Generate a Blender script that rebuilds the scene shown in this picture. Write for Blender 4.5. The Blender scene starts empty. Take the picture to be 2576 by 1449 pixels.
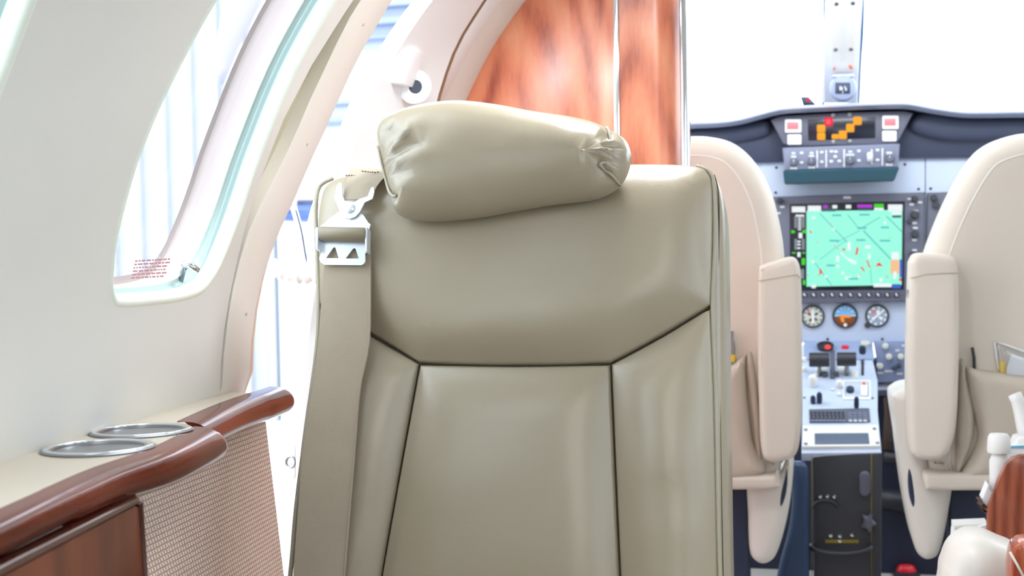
import bpy, bmesh, math, random
import numpy as np
from mathutils import Vector, Matrix, noise
from mathutils.geometry import delaunay_2d_cdt

random.seed(7)
SC = bpy.context.scene
COL = SC.collection
rad = math.radians

# ------------------------------------------------------------------ camera
IW, IH, FPX = 2576, 1449, 3200.0
CAM = Vector((0.0, 0.0, 0.88))
CR = (Matrix.Rotation(rad(13.56), 3, 'Z') @ Matrix.Rotation(rad(90 - 1.24), 3, 'X')
      @ Matrix.Rotation(rad(-1.1), 3, 'Z'))
cd = bpy.data.cameras.new('camera')
cd.sensor_width = 36.0
cd.lens = FPX / IW * 36.0
cd.clip_start = 0.02
cd.clip_end = 200
cam = bpy.data.objects.new('camera', cd)
COL.objects.link(cam)
cam.matrix_world = Matrix.Translation(CAM) @ CR.to_4x4()
SC.camera = cam
cd.dof.use_dof = True
cd.dof.focus_distance = 1.55
cd.dof.aperture_fstop = 8.0


def ray(px, py):
    return CR @ Vector(((px - IW / 2) / FPX, -(py - IH / 2) / FPX, -1.0))


class Frame:
    """a flat working plane in the cabin: origin, two axes, outward normal"""
    def __init__(s, o, ex, n):
        s.o = Vector(o); s.n = Vector(n).normalized()
        ex = Vector(ex); s.ex = (ex - s.n * ex.dot(s.n)).normalized()
        s.ey = s.n.cross(s.ex)

    def px(s, px, py, h=0.0):
        d = ray(px, py)
        o = s.o + s.n * h
        t = (o - CAM).dot(s.n) / d.dot(s.n)
        p = CAM + d * t - o
        return (p.dot(s.ex), p.dot(s.ey))

    def to(s, a, b, h=0.0):
        return s.o + s.ex * a + s.ey * b + s.n * h

    def P(s, px, py, h=0.0):
        return s.to(*s.px(px, py, h), h)

    def loop(s, pts, h=0.0):
        return [s.px(p[0], p[1], h) for p in pts]


def FY(Y):
    return Frame((0, Y, 0), (1, 0, 0), (0, -1, 0))


def FZ(z):
    return Frame((0, 0, z), (1, 0, 0), (0, 0, 1))


# ------------------------------------------------------------------ objects
WLOC = {}


def link(o, parent=None, loc=(0, 0, 0)):
    COL.objects.link(o)
    o.location = loc
    WLOC[o.name] = Vector(loc)
    if parent is not None:
        o.parent = parent
        o.matrix_parent_inverse = Matrix.Translation(-WLOC[parent.name])
    return o


def mk(name, verts, faces, mat, parent=None, smooth=True, sharp=None):
    vs = [Vector(v) for v in verts]
    lo = Vector((min(v.x for v in vs), min(v.y for v in vs), min(v.z for v in vs)))
    hi = Vector((max(v.x for v in vs), max(v.y for v in vs), max(v.z for v in vs)))
    c = (lo + hi) / 2
    if parent is None:
        c.z = lo.z
    me = bpy.data.meshes.new(name)
    me.from_pydata([v - c for v in vs], [], [tuple(f) for f in faces])
    bm = bmesh.new(); bm.from_mesh(me)
    bmesh.ops.recalc_face_normals(bm, faces=bm.faces)
    if sharp is not None:
        for e in bm.edges:
            if len(e.link_faces) == 2 and e.calc_face_angle(0) > rad(sharp):
                e.smooth = False
    bm.to_mesh(me); bm.free()
    if smooth:
        for p in me.polygons:
            p.use_smooth = True
    me.materials.append(mat)
    o = bpy.data.objects.new(name, me)
    return link(o, parent, c)


def empty(name, loc, label, cat, group=None):
    o = bpy.data.objects.new(name, None)
    o.empty_display_size = 0.05
    link(o, None, loc)
    return tag(o, label, cat, group)


def tag(o, label=None, cat=None, group=None, kind=None):
    if label: o['label'] = label
    if cat: o['category'] = cat
    if group: o['group'] = group
    if kind: o['kind'] = kind
    return o


def struct(o, label=None):
    o['kind'] = 'structure'
    if label: o['label'] = label
    return o


# ------------------------------------------------------------------ 2D helpers
def cr_open(pts, k):
    if len(pts) < 3:
        return list(pts)
    P = [pts[0]] + list(pts) + [pts[-1]]
    out = []
    for i in range(1, len(P) - 2):
        p0, p1, p2, p3 = P[i - 1], P[i], P[i + 1], P[i + 2]
        for j in range(k):
            t = j / k
            out.append(tuple(0.5 * ((2 * b) + (-a + c) * t + (2 * a - 5 * b + 4 * c - d) * t * t
                                    + (-a + 3 * b - 3 * c + d) * t ** 3)
                             for a, b, c, d in zip(p0, p1, p2, p3)))
    out.append(tuple(pts[-1]))
    return out


def sm(pts, k=5):
    """closed smooth loop; a third entry marks a corner"""
    n = len(pts)
    cs = [i for i, p in enumerate(pts) if len(p) > 2]
    q = [tuple(p[:2]) for p in pts]
    if not cs:
        ext = [q[-2], q[-1]] + q + [q[0], q[1]]
        o = cr_open(ext, k)
        return o[2 * k:2 * k + n * k]
    out = []
    for a, c in enumerate(cs):
        e = cs[(a + 1) % len(cs)]
        idx = [c]
        i = c
        while True:
            i = (i + 1) % n
            idx.append(i)
            if i == e:
                break
        out += cr_open([q[i] for i in idx], k)[:-1]
    return out


def resample(pts, step, closed=True):
    q = list(pts) + ([pts[0]] if closed else [])
    out = []
    for a, b in zip(q[:-1], q[1:]):
        L = math.dist(a, b)
        m = max(1, int(math.ceil(L / step - 1e-6)))
        for j in range(m):
            t = j / m
            out.append(tuple(x + (y - x) * t for x, y in zip(a, b)))
    if not closed:
        out.append(tuple(pts[-1]))
    return out


def rect(x0, y0, x1, y1):
    return [(x0, y0), (x1, y0), (x1, y1), (x0, y1)]


def rrect(x0, y0, x1, y1, r, n=4):
    out = []
    for cx, cy, a0 in ((x1 - r, y0 + r, -90), (x1 - r, y1 - r, 0), (x0 + r, y1 - r, 90), (x0 + r, y0 + r, 180)):
        for j in range(n + 1):
            a = rad(a0 + 90 * j / n)
            out.append((cx + r * math.cos(a), cy + r * math.sin(a)))
    return out


def circ(cx, cy, r, n=24, ry=None):
    ry = ry or r
    return [(cx + r * math.cos(2 * math.pi * i / n), cy + ry * math.sin(2 * math.pi * i / n)) for i in range(n)]


def area2(l):
    return sum(a[0] * b[1] - b[0] * a[1] for a, b in zip(l, l[1:] + l[:1])) / 2


def ccw(l):
    l = [tuple(p[:2]) for p in l]
    return l if area2(l) > 0 else l[::-1]


def inside(pts, poly):
    pts = np.asarray(pts, float)
    P = np.asarray(poly, float); Q = np.roll(P, -1, 0)
    res = np.zeros(len(pts), bool)
    for (x1, y1), (x2, y2) in zip(P, Q):
        if y1 == y2:
            continue
        c = ((y1 > pts[:, 1]) != (y2 > pts[:, 1])) & (pts[:, 0] < (x2 - x1) * (pts[:, 1] - y1) / (y2 - y1) + x1)
        res ^= c
    return res


def bdist(pts, poly):
    pts = np.asarray(pts, float)
    P = np.asarray(poly, float); Q = np.roll(P, -1, 0)
    best = np.full(len(pts), 1e9)
    for a, b in zip(P, Q):
        ab = b - a
        L = ab.dot(ab) + 1e-18
        t = np.clip(((pts - a) @ ab) / L, 0, 1)
        d = np.hypot(*((pts - a - t[:, None] * ab).T))
        best = np.minimum(best, d)
    return best


def inset(loop, d):
    """offset a closed loop inwards by d (outwards for negative d)"""
    l = ccw(loop)
    n = len(l); out = []
    for i in range(n):
        a, b, c = l[i - 1], l[i], l[(i + 1) % n]
        def nrm(p, q):
            x, y = q[0] - p[0], q[1] - p[1]
            L = math.hypot(x, y) or 1
            return (-y / L, x / L)
        n1, n2 = nrm(a, b), nrm(b, c)
        mx, my = n1[0] + n2[0], n1[1] + n2[1]
        L2 = mx * mx + my * my
        if L2 < 0.2:
            mx, my, L2 = n1[0], n1[1], 2.0
        s = 2 * d / L2
        s = max(min(s, 1.6 * abs(d)), -1.6 * abs(d)) if L2 > 0 else d
        out.append((b[0] + mx * s, b[1] + my * s))
    return out


def triangulate(outer, holes=(), extra=()):
    """CDT of a polygon with holes and loose interior points -> verts, tris"""
    vs, es = [], []
    for lp in [outer] + list(holes):
        k = len(vs)
        vs += [Vector(p[:2]) for p in lp]
        es += [(k + i, k + (i + 1) % len(lp)) for i in range(len(lp))]
    vs += [Vector(p) for p in extra]
    V, E, T, ov, oe, of = delaunay_2d_cdt(vs, es, [], 0, 1e-7)
    cen = [((V[t[0]] + V[t[1]] + V[t[2]]) / 3)[:] for t in T]
    ok = inside(cen, outer)
    for h in holes:
        ok &= ~inside(cen, h)
    T = [t for t, k in zip(T, ok) if k]
    used = sorted({i for t in T for i in t})
    m = {u: i for i, u in enumerate(used)}
    return [tuple(V[u]) for u in used], [tuple(m[i] for i in t) for t in T]


def boundary_loops(tris):
    cnt = {}
    for t in tris:
        for a, b in ((t[0], t[1]), (t[1], t[2]), (t[2], t[0])):
            cnt[(a, b)] = cnt.get((a, b), 0) + 1
    return [(a, b) for (a, b) in cnt if (b, a) not in cnt]


def puff(name, loop, fr, r, hgt, mat, parent=None, back=0.0, base=0.0, step=None, disp=None, rb=0.0, p=2.0, lip=None):
    """soft or bevelled body over a closed loop: rounded front of height hgt, walls down to -back, rounded rear"""
    loop = ccw(loop)
    step = step or max(r * 0.8, 0.004)
    bd = resample(loop, step)
    pts = []
    for t in ([lip[0] * k / r for k in (0.15, 0.5, 1.0, 2.0)] if lip else []) + [0.06, 0.2, 0.42, 0.7, 1.0]:
        q = inset(bd, t * r)
        d = bdist(q, bd); ins = inside(q, bd)
        pts += [a for a, dd, i in zip(q, d, ins) if i and dd > 0.93 * t * r]
    xs = [a[0] for a in bd]; ys = [a[1] for a in bd]
    g = []
    y = min(ys); row = 0
    while y < max(ys):
        x = min(xs) + (0.5 * step if row % 2 else 0)
        while x < max(xs):
            g.append((x, y)); x += step
        y += step * 0.87; row += 1
    if g:
        d = bdist(g, bd); ins = inside(g, bd)
        pts += [a for a, dd, i in zip(g, d, ins) if i and dd > r + 0.35 * step]
    V, T = triangulate(bd, (), pts)
    d = bdist(V, bd)

    def prof(dd, rr):
        t = min(max(dd / rr, 0), 1) if rr > 0 else 1
        return (1 - (1 - t) ** p) ** (1 / p)
    nv = len(V)
    front = []; hs_ = []
    if lip:         # smooth distance to the seams: no ridges where opposite edges meet
        B = np.array(resample(bd, 0.002)); A = np.array(V)
        seg = np.hypot(*(np.roll(B, -1, 0) - np.roll(B, 1, 0)).T) / 2
        soft = np.zeros(len(A))
        for i0 in range(0, len(A), 500):
            D2_ = ((A[i0:i0 + 500, None, :] - B[None]) ** 2).sum(2) + 1e-8
            soft[i0:i0 + 500] = (0.5 * (seg[None] / D2_ ** 1.5).sum(1)) ** -0.5
    for (a, b), dd in zip(V, d):
        if dd < 1e-5:
            dd = 0
        if lip:     # tight seam roll, then a gentle crown
            t = min(min(soft[len(hs_)], max(dd, 0) * 1.3) / r, 1)
            h = base + lip[1] * prof(dd, lip[0]) + (hgt - lip[1]) * (1 - (1 - t) ** 2)
        else:
            h = base + hgt * prof(dd, r)
        hs_.append(h)
    hs_ = np.array(hs_)
    for (a, b), dd, h in zip(V, d, hs_):
        if disp:
            h += disp(a, b, max(dd, 0))
        front.append(fr.to(a, b, h))
    faces = [tuple(t) for t in T]
    rear = [fr.to(a, b, base - back - (rb * prof(0 if dd < 1e-5 else dd, r) if rb else 0)) for (a, b), dd in zip(V, d)]
    verts = front + rear
    faces += [(t[2] + nv, t[1] + nv, t[0] + nv) for t in T]
    for a, b in boundary_loops(T):
        faces.append((b, a, a + nv, b + nv))
    o = mk(name, verts, faces, mat, parent)
    if back == 0:
        bm = bmesh.new(); bm.from_mesh(o.data)
        bmesh.ops.remove_doubles(bm, verts=bm.verts, dist=1e-6)
        bm.to_mesh(o.data); bm.free()
    else:
        bm = bmesh.new(); bm.from_mesh(o.data)
        for e in bm.edges:
            if len(e.link_faces) == 2 and e.calc_face_angle(0) > rad(50):
                e.smooth = False
        bm.to_mesh(o.data); bm.free()
    return o


def slab(name, loop, fr, th, mat, parent=None, base=0.0, bev=0.002):
    """plate standing th in front of height base, with a small rounded edge"""
    bev = min(bev, th * 0.9)
    loop = ccw(loop)
    rings = [(0, base), (0, base + th - bev), (bev * 0.3, base + th - bev * 0.3), (bev, base + th)]
    verts, faces = [], []
    n = len(loop)
    for d, h in rings:
        l = loop if d == 0 else inset(loop, d)
        verts += [fr.to(a, b, h) for a, b in l]
    for k in range(len(rings) - 1):
        for i in range(n):
            j = (i + 1) % n
            faces.append((k * n + i, k * n + j, k * n + n + j, k * n + n + i))
    top = inset(loop, bev)
    V, T = triangulate(top)
    off = len(verts)
    verts += [fr.to(a, b, base + th) for a, b in V]
    faces += [tuple(i + off for i in t) for t in T]
    V, T = triangulate(loop)
    off = len(verts)
    verts += [fr.to(a, b, base) for a, b in V]
    faces += [tuple(i + off for i in t[::-1]) for t in T]
    o = mk(name, verts, faces, mat, parent)
    bm = bmesh.new(); bm.from_mesh(o.data)
    bmesh.ops.remove_doubles(bm, verts=bm.verts, dist=1e-6)
    bmesh.ops.recalc_face_normals(bm, faces=bm.faces)
    for e in bm.edges:
        if len(e.link_faces) == 2 and e.calc_face_angle(0) > rad(30):
            e.smooth = False
    bm.to_mesh(o.data); bm.free()
    return o


def plate(name, outer, holes, fr, th, mat, parent=None, base=0.0):
    V, T = triangulate(ccw(outer), [ccw(h) for h in holes])
    nv = len(V)
    verts = [fr.to(a, b, base + th) for a, b in V] + [fr.to(a, b, base) for a, b in V]
    faces = list(T) + [(t[2] + nv, t[1] + nv, t[0] + nv) for t in T]
    for a, b in boundary_loops(T):
        faces.append((b, a, a + nv, b + nv))
    return mk(name, verts, faces, mat, parent, sharp=30)


def multi(name, loops, fr, th, mat, parent=None, base=0.0):
    """many small flat marks of one part (print, keys, dots) in one mesh"""
    verts, faces = [], []
    for l in loops:
        l = ccw(l); n = len(l); k = len(verts)
        verts += [fr.to(a, b, base + th) for a, b in l] + [fr.to(a, b, base) for a, b in l]
        faces.append(tuple(range(k, k + n)))
        for i in range(n):
            j = (i + 1) % n
            faces.append((k + j, k + i, k + n + i, k + n + j))
    return mk(name, verts, faces, mat, parent, smooth=False)


def tube(name, path, r, mat, parent=None, closed=False, seg=8, flat=1.0):
    P = [Vector(p) for p in path]
    n = len(P); verts, faces = [], []
    up = None
    for i, p in enumerate(P):
        a = P[i - 1] if (i > 0 or closed) else p
        b = P[(i + 1) % n] if (i < n - 1 or closed) else p
        t = (b - a).normalized()
        if up is None:
            up = Vector((0, 0, 1)) if abs(t.z) < 0.9 else Vector((0, 1, 0))
        s = t.cross(up).normalized(); u = s.cross(t).normalized(); up = u
        rr = r[i] if isinstance(r, (list, tuple)) else r
        for j in range(seg):
            q = 2 * math.pi * j / seg
            verts.append(p + s * (rr * math.cos(q)) + u * (rr * flat * math.sin(q)))
    m = n if closed else n - 1
    for i in range(m):
        for j in range(seg):
            a, b = i * seg + j, i * seg + (j + 1) % seg
            c, d = ((i + 1) % n) * seg + (j + 1) % seg, ((i + 1) % n) * seg + j
            faces.append((a, b, c, d))
    if not closed:
        faces.append(tuple(range(seg))[::-1]); faces.append(tuple((n - 1) * seg + j for j in range(seg)))
    return mk(name, verts, faces, mat, parent)


def lathe(name, prof, o, axis, mat, parent=None, seg=28, sharp=40):
    axis = Vector(axis).normalized(); o = Vector(o)
    s = axis.cross(Vector((0, 0, 1)) if abs(axis.z) < 0.9 else Vector((1, 0, 0))).normalized()
    u = axis.cross(s)
    verts, faces = [], []
    for r, h in prof:
        for j in range(seg):
            q = 2 * math.pi * j / seg
            verts.append(o + axis * h + (s * math.cos(q) + u * math.sin(q)) * max(r, 1e-5))
    for i in range(len(prof) - 1):
        for j in range(seg):
            faces.append((i * seg + j, i * seg + (j + 1) % seg, (i + 1) * seg + (j + 1) % seg, (i + 1) * seg + j))
    faces.append(tuple(range(seg))[::-1])
    faces.append(tuple((len(prof) - 1) * seg + j for j in range(seg)))
    return mk(name, verts, faces, mat, parent, sharp=sharp)


def loft(name, curves, mat, parent=None, closed=False, th=0.0, sharp=40):
    """surface through a row of 3D curves with equal counts; th thickens it"""
    n = len(curves[0]); verts = [p for c in curves for p in c]; faces = []
    for k in range(len(curves) - 1):
        for i in range(n if closed else n - 1):
            j = (i + 1) % n
            faces.append((k * n + i, k * n + j, k * n + n + j, k * n + n + i))
    o = mk(name, verts, faces, mat, parent, sharp=sharp)
    if th:
        m = o.modifiers.new('thickness', 'SOLIDIFY'); m.thickness = th; m.offset = -1
    return o


def even(pts, n):
    """resample an open polyline to n points"""
    P = [Vector(p) for p in pts]
    L = [0]
    for a, b in zip(P[:-1], P[1:]):
        L.append(L[-1] + (b - a).length)
    out = []; k = 0
    for i in range(n):
        t = L[-1] * i / (n - 1)
        while k < len(P) - 2 and L[k + 1] < t:
            k += 1
        f = (t - L[k]) / max(L[k + 1] - L[k], 1e-9)
        out.append(P[k].lerp(P[k + 1], f))
    return out


# ------------------------------------------------------------------ materials
def lin(c):
    return tuple(((v / 255) / 12.92 if v <= 10 else (((v / 255) + 0.055) / 1.055) ** 2.4) for v in c) + (1.0,)


def material(name, rgb, rough=0.5, metal=0.0, spec=0.5, emit=0.0, coat=0.0, bump=None, mottle=None):
    m = bpy.data.materials.new(name)
    m.use_nodes = True
    nt = m.node_tree; b = nt.nodes['Principled BSDF']
    c = lin(rgb)
    b.inputs['Base Color'].default_value = c
    b.inputs['Roughness'].default_value = rough
    b.inputs['Metallic'].default_value = metal
    b.inputs['Specular IOR Level'].default_value = spec
    if coat:
        b.inputs['Coat Weight'].default_value = coat
        b.inputs['Coat Roughness'].default_value = 0.05
    if emit:
        b.inputs['Emission Color'].default_value = c
        b.inputs['Base Color'].default_value = tuple(v * 0.06 for v in c[:3]) + (1,)
        b.inputs['Specular IOR Level'].default_value = 0.15
        b.inputs['Emission Strength'].default_value = emit
    tc = nt.nodes.new('ShaderNodeTexCoord')
    if mottle:
        sc_, amt = mottle
        nz = nt.nodes.new('ShaderNodeTexNoise'); nz.inputs['Scale'].default_value = sc_
        nz.inputs['Detail'].default_value = 4
        nt.links.new(tc.outputs['Object'], nz.inputs['Vector'])
        mx = nt.nodes.new('ShaderNodeMix'); mx.data_type = 'RGBA'
        mx.inputs['A'].default_value = tuple(v * (1 - amt) for v in c[:3]) + (1,)
        mx.inputs['B'].default_value = tuple(min(v * (1 + amt), 1) for v in c[:3]) + (1,)
        nt.links.new(nz.outputs['Fac'], mx.inputs['Factor'])
        nt.links.new(mx.outputs['Result'], b.inputs['Base Color'])
    if bump:
        sc_, st = bump
        nz = nt.nodes.new('ShaderNodeTexNoise'); nz.inputs['Scale'].default_value = sc_
        nz.inputs['Detail'].default_value = 6
        nt.links.new(tc.outputs['Object'], nz.inputs['Vector'])
        bp = nt.nodes.new('ShaderNodeBump'); bp.inputs['Strength'].default_value = st
        bp.inputs['Distance'].default_value = 0.002
        nt.links.new(nz.outputs['Fac'], bp.inputs['Height'])
        nt.links.new(bp.outputs['Normal'], b.inputs['Normal'])
    return m


def wood(name, dark, mid, light, axis='Z', scale=9.0, rough=0.2, coat=0.6,  dist=9.0, stretch=0.12, ring=0.3, off=(0, 0, 0), crough=0.12):
    m = bpy.data.materials.new(name)
    m.use_nodes = True
    nt = m.node_tree; b = nt.nodes['Principled BSDF']; N = nt.nodes; L = nt.links
    tc = N.new('ShaderNodeTexCoord'); mp = N.new('ShaderNodeMapping')
    s = [1, 1, 1]; s['XYZ'.index(axis)] = stretch
    mp.inputs['Scale'].default_value = s
    mp.inputs['Location'].default_value = off
    L.new(tc.outputs['Object'], mp.inputs['Vector'])
    big = N.new('ShaderNodeTexNoise'); big.inputs['Scale'].default_value = scale; big.inputs['Detail'].default_value = 5
    big.inputs['Distortion'].default_value = 1.2
    L.new(mp.outputs['Vector'], big.inputs['Vector'])
    wv = N.new('ShaderNodeTexWave'); wv.wave_type = 'RINGS'; wv.rings_direction = 'Y' if axis == 'Z' else 'X'
    wv.inputs['Scale'].default_value = scale; wv.inputs['Distortion'].default_value = dist
    wv.inputs['Detail'].default_value = 4; wv.inputs['Detail Scale'].default_value = 1.4
    L.new(mp.outputs['Vector'], wv.inputs['Vector'])
    fine = N.new('ShaderNodeTexNoise'); fine.inputs['Scale'].default_value = scale * 22; fine.inputs['Detail'].default_value = 3
    L.new(mp.outputs['Vector'], fine.inputs['Vector'])
    a1 = N.new('ShaderNodeMath'); a1.operation = 'MULTIPLY'; a1.inputs[1].default_value = ring
    L.new(wv.outputs['Fac'], a1.inputs[0])
    a2 = N.new('ShaderNodeMath'); a2.operation = 'MULTIPLY_ADD'; a2.inputs[1].default_value = 0.95 - ring
    L.new(big.outputs['Fac'], a2.inputs[0]); L.new(a1.outputs[0], a2.inputs[2])
    a3 = N.new('ShaderNodeMath'); a3.operation = 'MULTIPLY_ADD'; a3.inputs[1].default_value = 0.15
    L.new(fine.outputs['Fac'], a3.inputs[0]); L.new(a2.outputs[0], a3.inputs[2])
    rp = N.new('ShaderNodeValToRGB')
    rp.color_ramp.elements[0].position = 0.26; rp.color_ramp.elements[0].color = lin(dark)
    rp.color_ramp.elements[1].position = 0.78; rp.color_ramp.elements[1].color = lin(light)
    e = rp.color_ramp.elements.new(0.48); e.color = lin(mid)
    L.new(a3.outputs[0], rp.inputs['Fac']); L.new(rp.outputs['Color'], b.inputs['Base Color'])
    b.inputs['Roughness'].default_value = rough
    b.inputs['Coat Weight'].default_value = coat
    b.inputs['Coat Roughness'].default_value = crough
    b.inputs['Specular IOR Level'].default_value = 0.35
    return m


def glass(name, tint, gloss):
    m = bpy.data.materials.new(name)
    m.use_nodes = True
    nt = m.node_tree; nt.nodes.clear()
    o = nt.nodes.new('ShaderNodeOutputMaterial'); mx = nt.nodes.new('ShaderNodeMixShader')
    t = nt.nodes.new('ShaderNodeBsdfTransparent'); g = nt.nodes.new('ShaderNodeBsdfGlossy')
    t.inputs['Color'].default_value = tint; g.inputs['Roughness'].default_value = 0.02
    mx.inputs['Fac'].default_value = gloss
    nt.links.new(t.outputs[0], mx.inputs[1]); nt.links.new(g.outputs[0], mx.inputs[2])
    nt.links.new(mx.outputs[0], o.inputs['Surface'])
    return m


def weave(name):
    """red and cream woven cloth: short slanted stitches in rows"""
    m = bpy.data.materials.new(name)
    m.use_nodes = True
    nt = m.node_tree; b = nt.nodes['Principled BSDF']; N = nt.nodes; L = nt.links
    tc = N.new('ShaderNodeTexCoord'); sp = N.new('ShaderNodeSeparateXYZ')
    L.new(tc.outputs['UV'], sp.inputs[0])

    def M(op, a, bb=None, c=None):
        n = N.new('ShaderNodeMath'); n.operation = op
        for i, v in enumerate((a, bb, c)):
            if v is None: continue
            if isinstance(v, (int, float)): n.inputs[i].default_value = v
            else: L.new(v, n.inputs[i])
        return n.outputs[0]
    nz = N.new('ShaderNodeTexNoise'); nz.inputs['Scale'].default_value = 420; nz.inputs['Detail'].default_value = 2
    L.new(tc.outputs['Object'], nz.inputs['Vector'])
    jit = M('MULTIPLY', M('SUBTRACT', nz.outputs['Fac'], 0.5), 0.35)
    v = M('ADD', M('MULTIPLY', sp.outputs['Y'], 155.0), jit)     # rows
    fv = M('FRACT', v)
    row = M('FLOOR', v)
    u = M('ADD', M('ADD', M('MULTIPLY', sp.outputs['X'], 150.0), M('MULTIPLY', row, 0.5)), M('MULTIPLY', fv, 0.55))
    fu = M('FRACT', M('ADD', u, jit))
    line = M('LESS_THAN', fv, 0.30)
    stitch = M('MULTIPLY', M('LESS_THAN', fu, 0.36), M('LESS_THAN', fv, 0.95))
    red = M('MAXIMUM', line, stitch)
    nb = N.new('ShaderNodeTexNoise'); nb.inputs['Scale'].default_value = 9
    L.new(tc.outputs['Object'], nb.inputs['Vector'])
    fac = M('MULTIPLY', red, M('ADD', 0.5, M('MULTIPLY', nb.outputs['Fac'], 0.25)))
    mx = N.new('ShaderNodeMix'); mx.data_type = 'RGBA'
    mx.inputs['A'].default_value = lin((248, 240, 224)); mx.inputs['B'].default_value = lin((176, 88, 72))
    L.new(fac, mx.inputs['Factor']); L.new(mx.outputs['Result'], b.inputs['Base Color'])
    b.inputs['Roughness'].default_value = 0.9
    bp = N.new('ShaderNodeBump'); bp.inputs['Strength'].default_value = 0.4; bp.inputs['Distance'].default_value = 0.001
    L.new(M('SUBTRACT', 1.0, red), bp.inputs['Height']); L.new(bp.outputs['Normal'], b.inputs['Normal'])
    return m


M_WALL = material('wall_cream', (224, 223, 217), 0.55, bump=(350, 0.06), mottle=(2.0, 0.03))
M_TRIM = material('trim_cream', (238, 233, 224), 0.45)
M_OLIVE = material('recess_olive', (196, 188, 162), 0.6)
M_TAN = material('tan_rubber', (206, 172, 142), 0.55)
M_LIP = material('window_lip_mint', (232, 240, 228), 0.3)
M_SEAL = material('window_seal_grey_green', (178, 196, 192), 0.4)
M_MINT = material('pane_edge_mint', (216, 232, 220), 0.25)
M_BEIGE = material('reveal_beige', (176, 160, 156), 0.5)
M_GLASS = glass('clear_glass', (0.96, 0.98, 1.0, 1), 0.06)
M_LEDGE = material('ledge_cream', (206, 196, 178), 0.35, spec=0.4)
M_RAIL = wood('rail_mahogany', (44, 11, 5), (86, 26, 11), (118, 42, 18), 'Y', 14, 0.13, 0.0, 3, 0.12, 0.12)
M_DOORWOOD = wood('door_walnut', (62, 26, 16), (98, 46, 28), (130, 68, 42), 'Z', 9, 0.35, 0.15, 3, 0.10, 0.12)
M_DARKWOOD = material('dark_wood_frame', (74, 34, 26), 0.22, coat=0.7)
M_DIVIDER = wood('divider_cherry', (150, 66, 48), (224, 130, 96), (244, 170, 130), 'Z', 8.0, 0.3, 0.7, 5.0, 0.22, 0.22, (0.02, 0, 0.02), 0.24)
M_STEEL = material('brushed_steel', (150, 152, 156), 0.3, 1.0, bump=(500, 0.08))
M_CHROME = material('chrome', (232, 236, 242), 0.08, 1.0)
M_BUCKLE = material('polished_buckle', (226, 234, 244), 0.3, 0.55)
M_WEAVE = weave('woven_red_cream')
M_LEATHER = material('olive_beige_leather', (165, 154, 132), 0.30, spec=0.8, bump=(700, 0.05), mottle=(5, 0.04))
M_PIPING = material('leather_piping', (176, 170, 150), 0.35)
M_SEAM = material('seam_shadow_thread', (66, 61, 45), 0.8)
M_WEB = material('belt_webbing', (172, 160, 140), 0.8, bump=(900, 0.4), mottle=(14, 0.1))
M_ROLL = material('belt_webbing_smooth', (142, 132, 110), 0.4)
M_PILOT = material('pilot_leather', (221, 211, 199), 0.42, spec=0.4, bump=(500, 0.04))
M_PILOTW = material('pilot_leather_pale', (232, 227, 220), 0.38)
M_POCKET = material('pocket_leather', (198, 186, 171), 0.5)
M_NAVY = material('navy_plastic', (40, 52, 78), 0.45)
M_BLACK = material('black_plastic', (46, 46, 54), 0.45)
M_CHAR = material('charcoal_metal', (58, 60, 68), 0.5, bump=(300, 0.1))
M_GLARE = material('glareshield_vinyl', (66, 74, 98), 0.55, spec=0.5)
M_GLIP = material('glareshield_lip', (150, 158, 182), 0.42)
M_HOOD = material('hood_dark', (62, 66, 82), 0.6)
M_PANEL = material('panel_blue_grey', (196, 208, 232), 0.5)
M_BEZEL = material('bezel_grey', (96, 98, 116), 0.5)
M_APFACE = material('controller_face_grey', (120, 126, 150), 0.5)
M_TEAL = material('controller_lip_teal', (44, 82, 98), 0.5)
M_SCREEN = material('dark_screen', (16, 18, 38), 0.2)
M_ORANGE = material('lit_amber', (255, 172, 40), emit=0.9)
M_RED = material('lit_red', (255, 30, 60), emit=0.9)
M_PINK = material('lit_red_core', (255, 96, 112), emit=0.9)
M_MAP = material('map_green', (150, 246, 216), emit=1.0)
M_MAPLINE = material('map_line', (106, 200, 206), emit=0.85)
M_WLIT = material('screen_white', (240, 248, 250), emit=0.9)
M_GLIT = material('screen_green', (70, 220, 40), emit=0.9)
M_MLIT = material('screen_magenta', (190, 70, 220), emit=0.8)
M_RLIT = material('screen_red', (244, 84, 78), emit=0.9)
M_BLIT = material('screen_blue', (70, 110, 210), emit=0.8)
M_GREYLIT = material('screen_grey', (150, 158, 166), emit=0.7)
M_WHITE = material('white_plastic', (240, 240, 238), 0.4)
M_KEY = material('key_grey', (206, 208, 214), 0.5)
M_REDTILE = material('warning_red', (206, 120, 128), 0.4)
M_SKY = material('gauge_sky', (120, 180, 232), 0.4)
M_GROUNDB = material('gauge_brown', (122, 66, 36), 0.4)
M_GAUGE = material('gauge_face', (206, 208, 200), 0.4)
M_AMBER = material('gauge_amber', (255, 150, 40), 0.4)
M_REDP = material('red_plastic', (220, 30, 50), 0.35)
M_YEL = material('yellow_plastic', (246, 206, 60), 0.4)
M_YELDIM = material('yellow_print', (150, 130, 30), 0.6)
M_CARPET = material('carpet_beige', (196, 190, 184), 0.95, bump=(400, 0.5))
M_DARK = material('footwell_dark', (34, 40, 62), 0.7)
M_CLUTTER = material('footwell_brown', (96, 78, 70), 0.6)
M_BAG = glass('clear_bag', (0.9, 0.92, 0.95, 1), 0.12)
M_PAPER = material('paper_white', (244, 244, 246), 0.7)
M_BLUEP = material('carton_blue', (120, 196, 226), 0.5)
M_INK = material('printed_ink', (96, 84, 92), 0.8)
M_INKR = material('printed_ink_red', (190, 130, 138), 0.8)
M_HANGAR = material('hangar_blue_grey', (148, 158, 182), 0.8)
M_HANGARL = material('hangar_pale', (172, 181, 200), 0.8)
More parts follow.
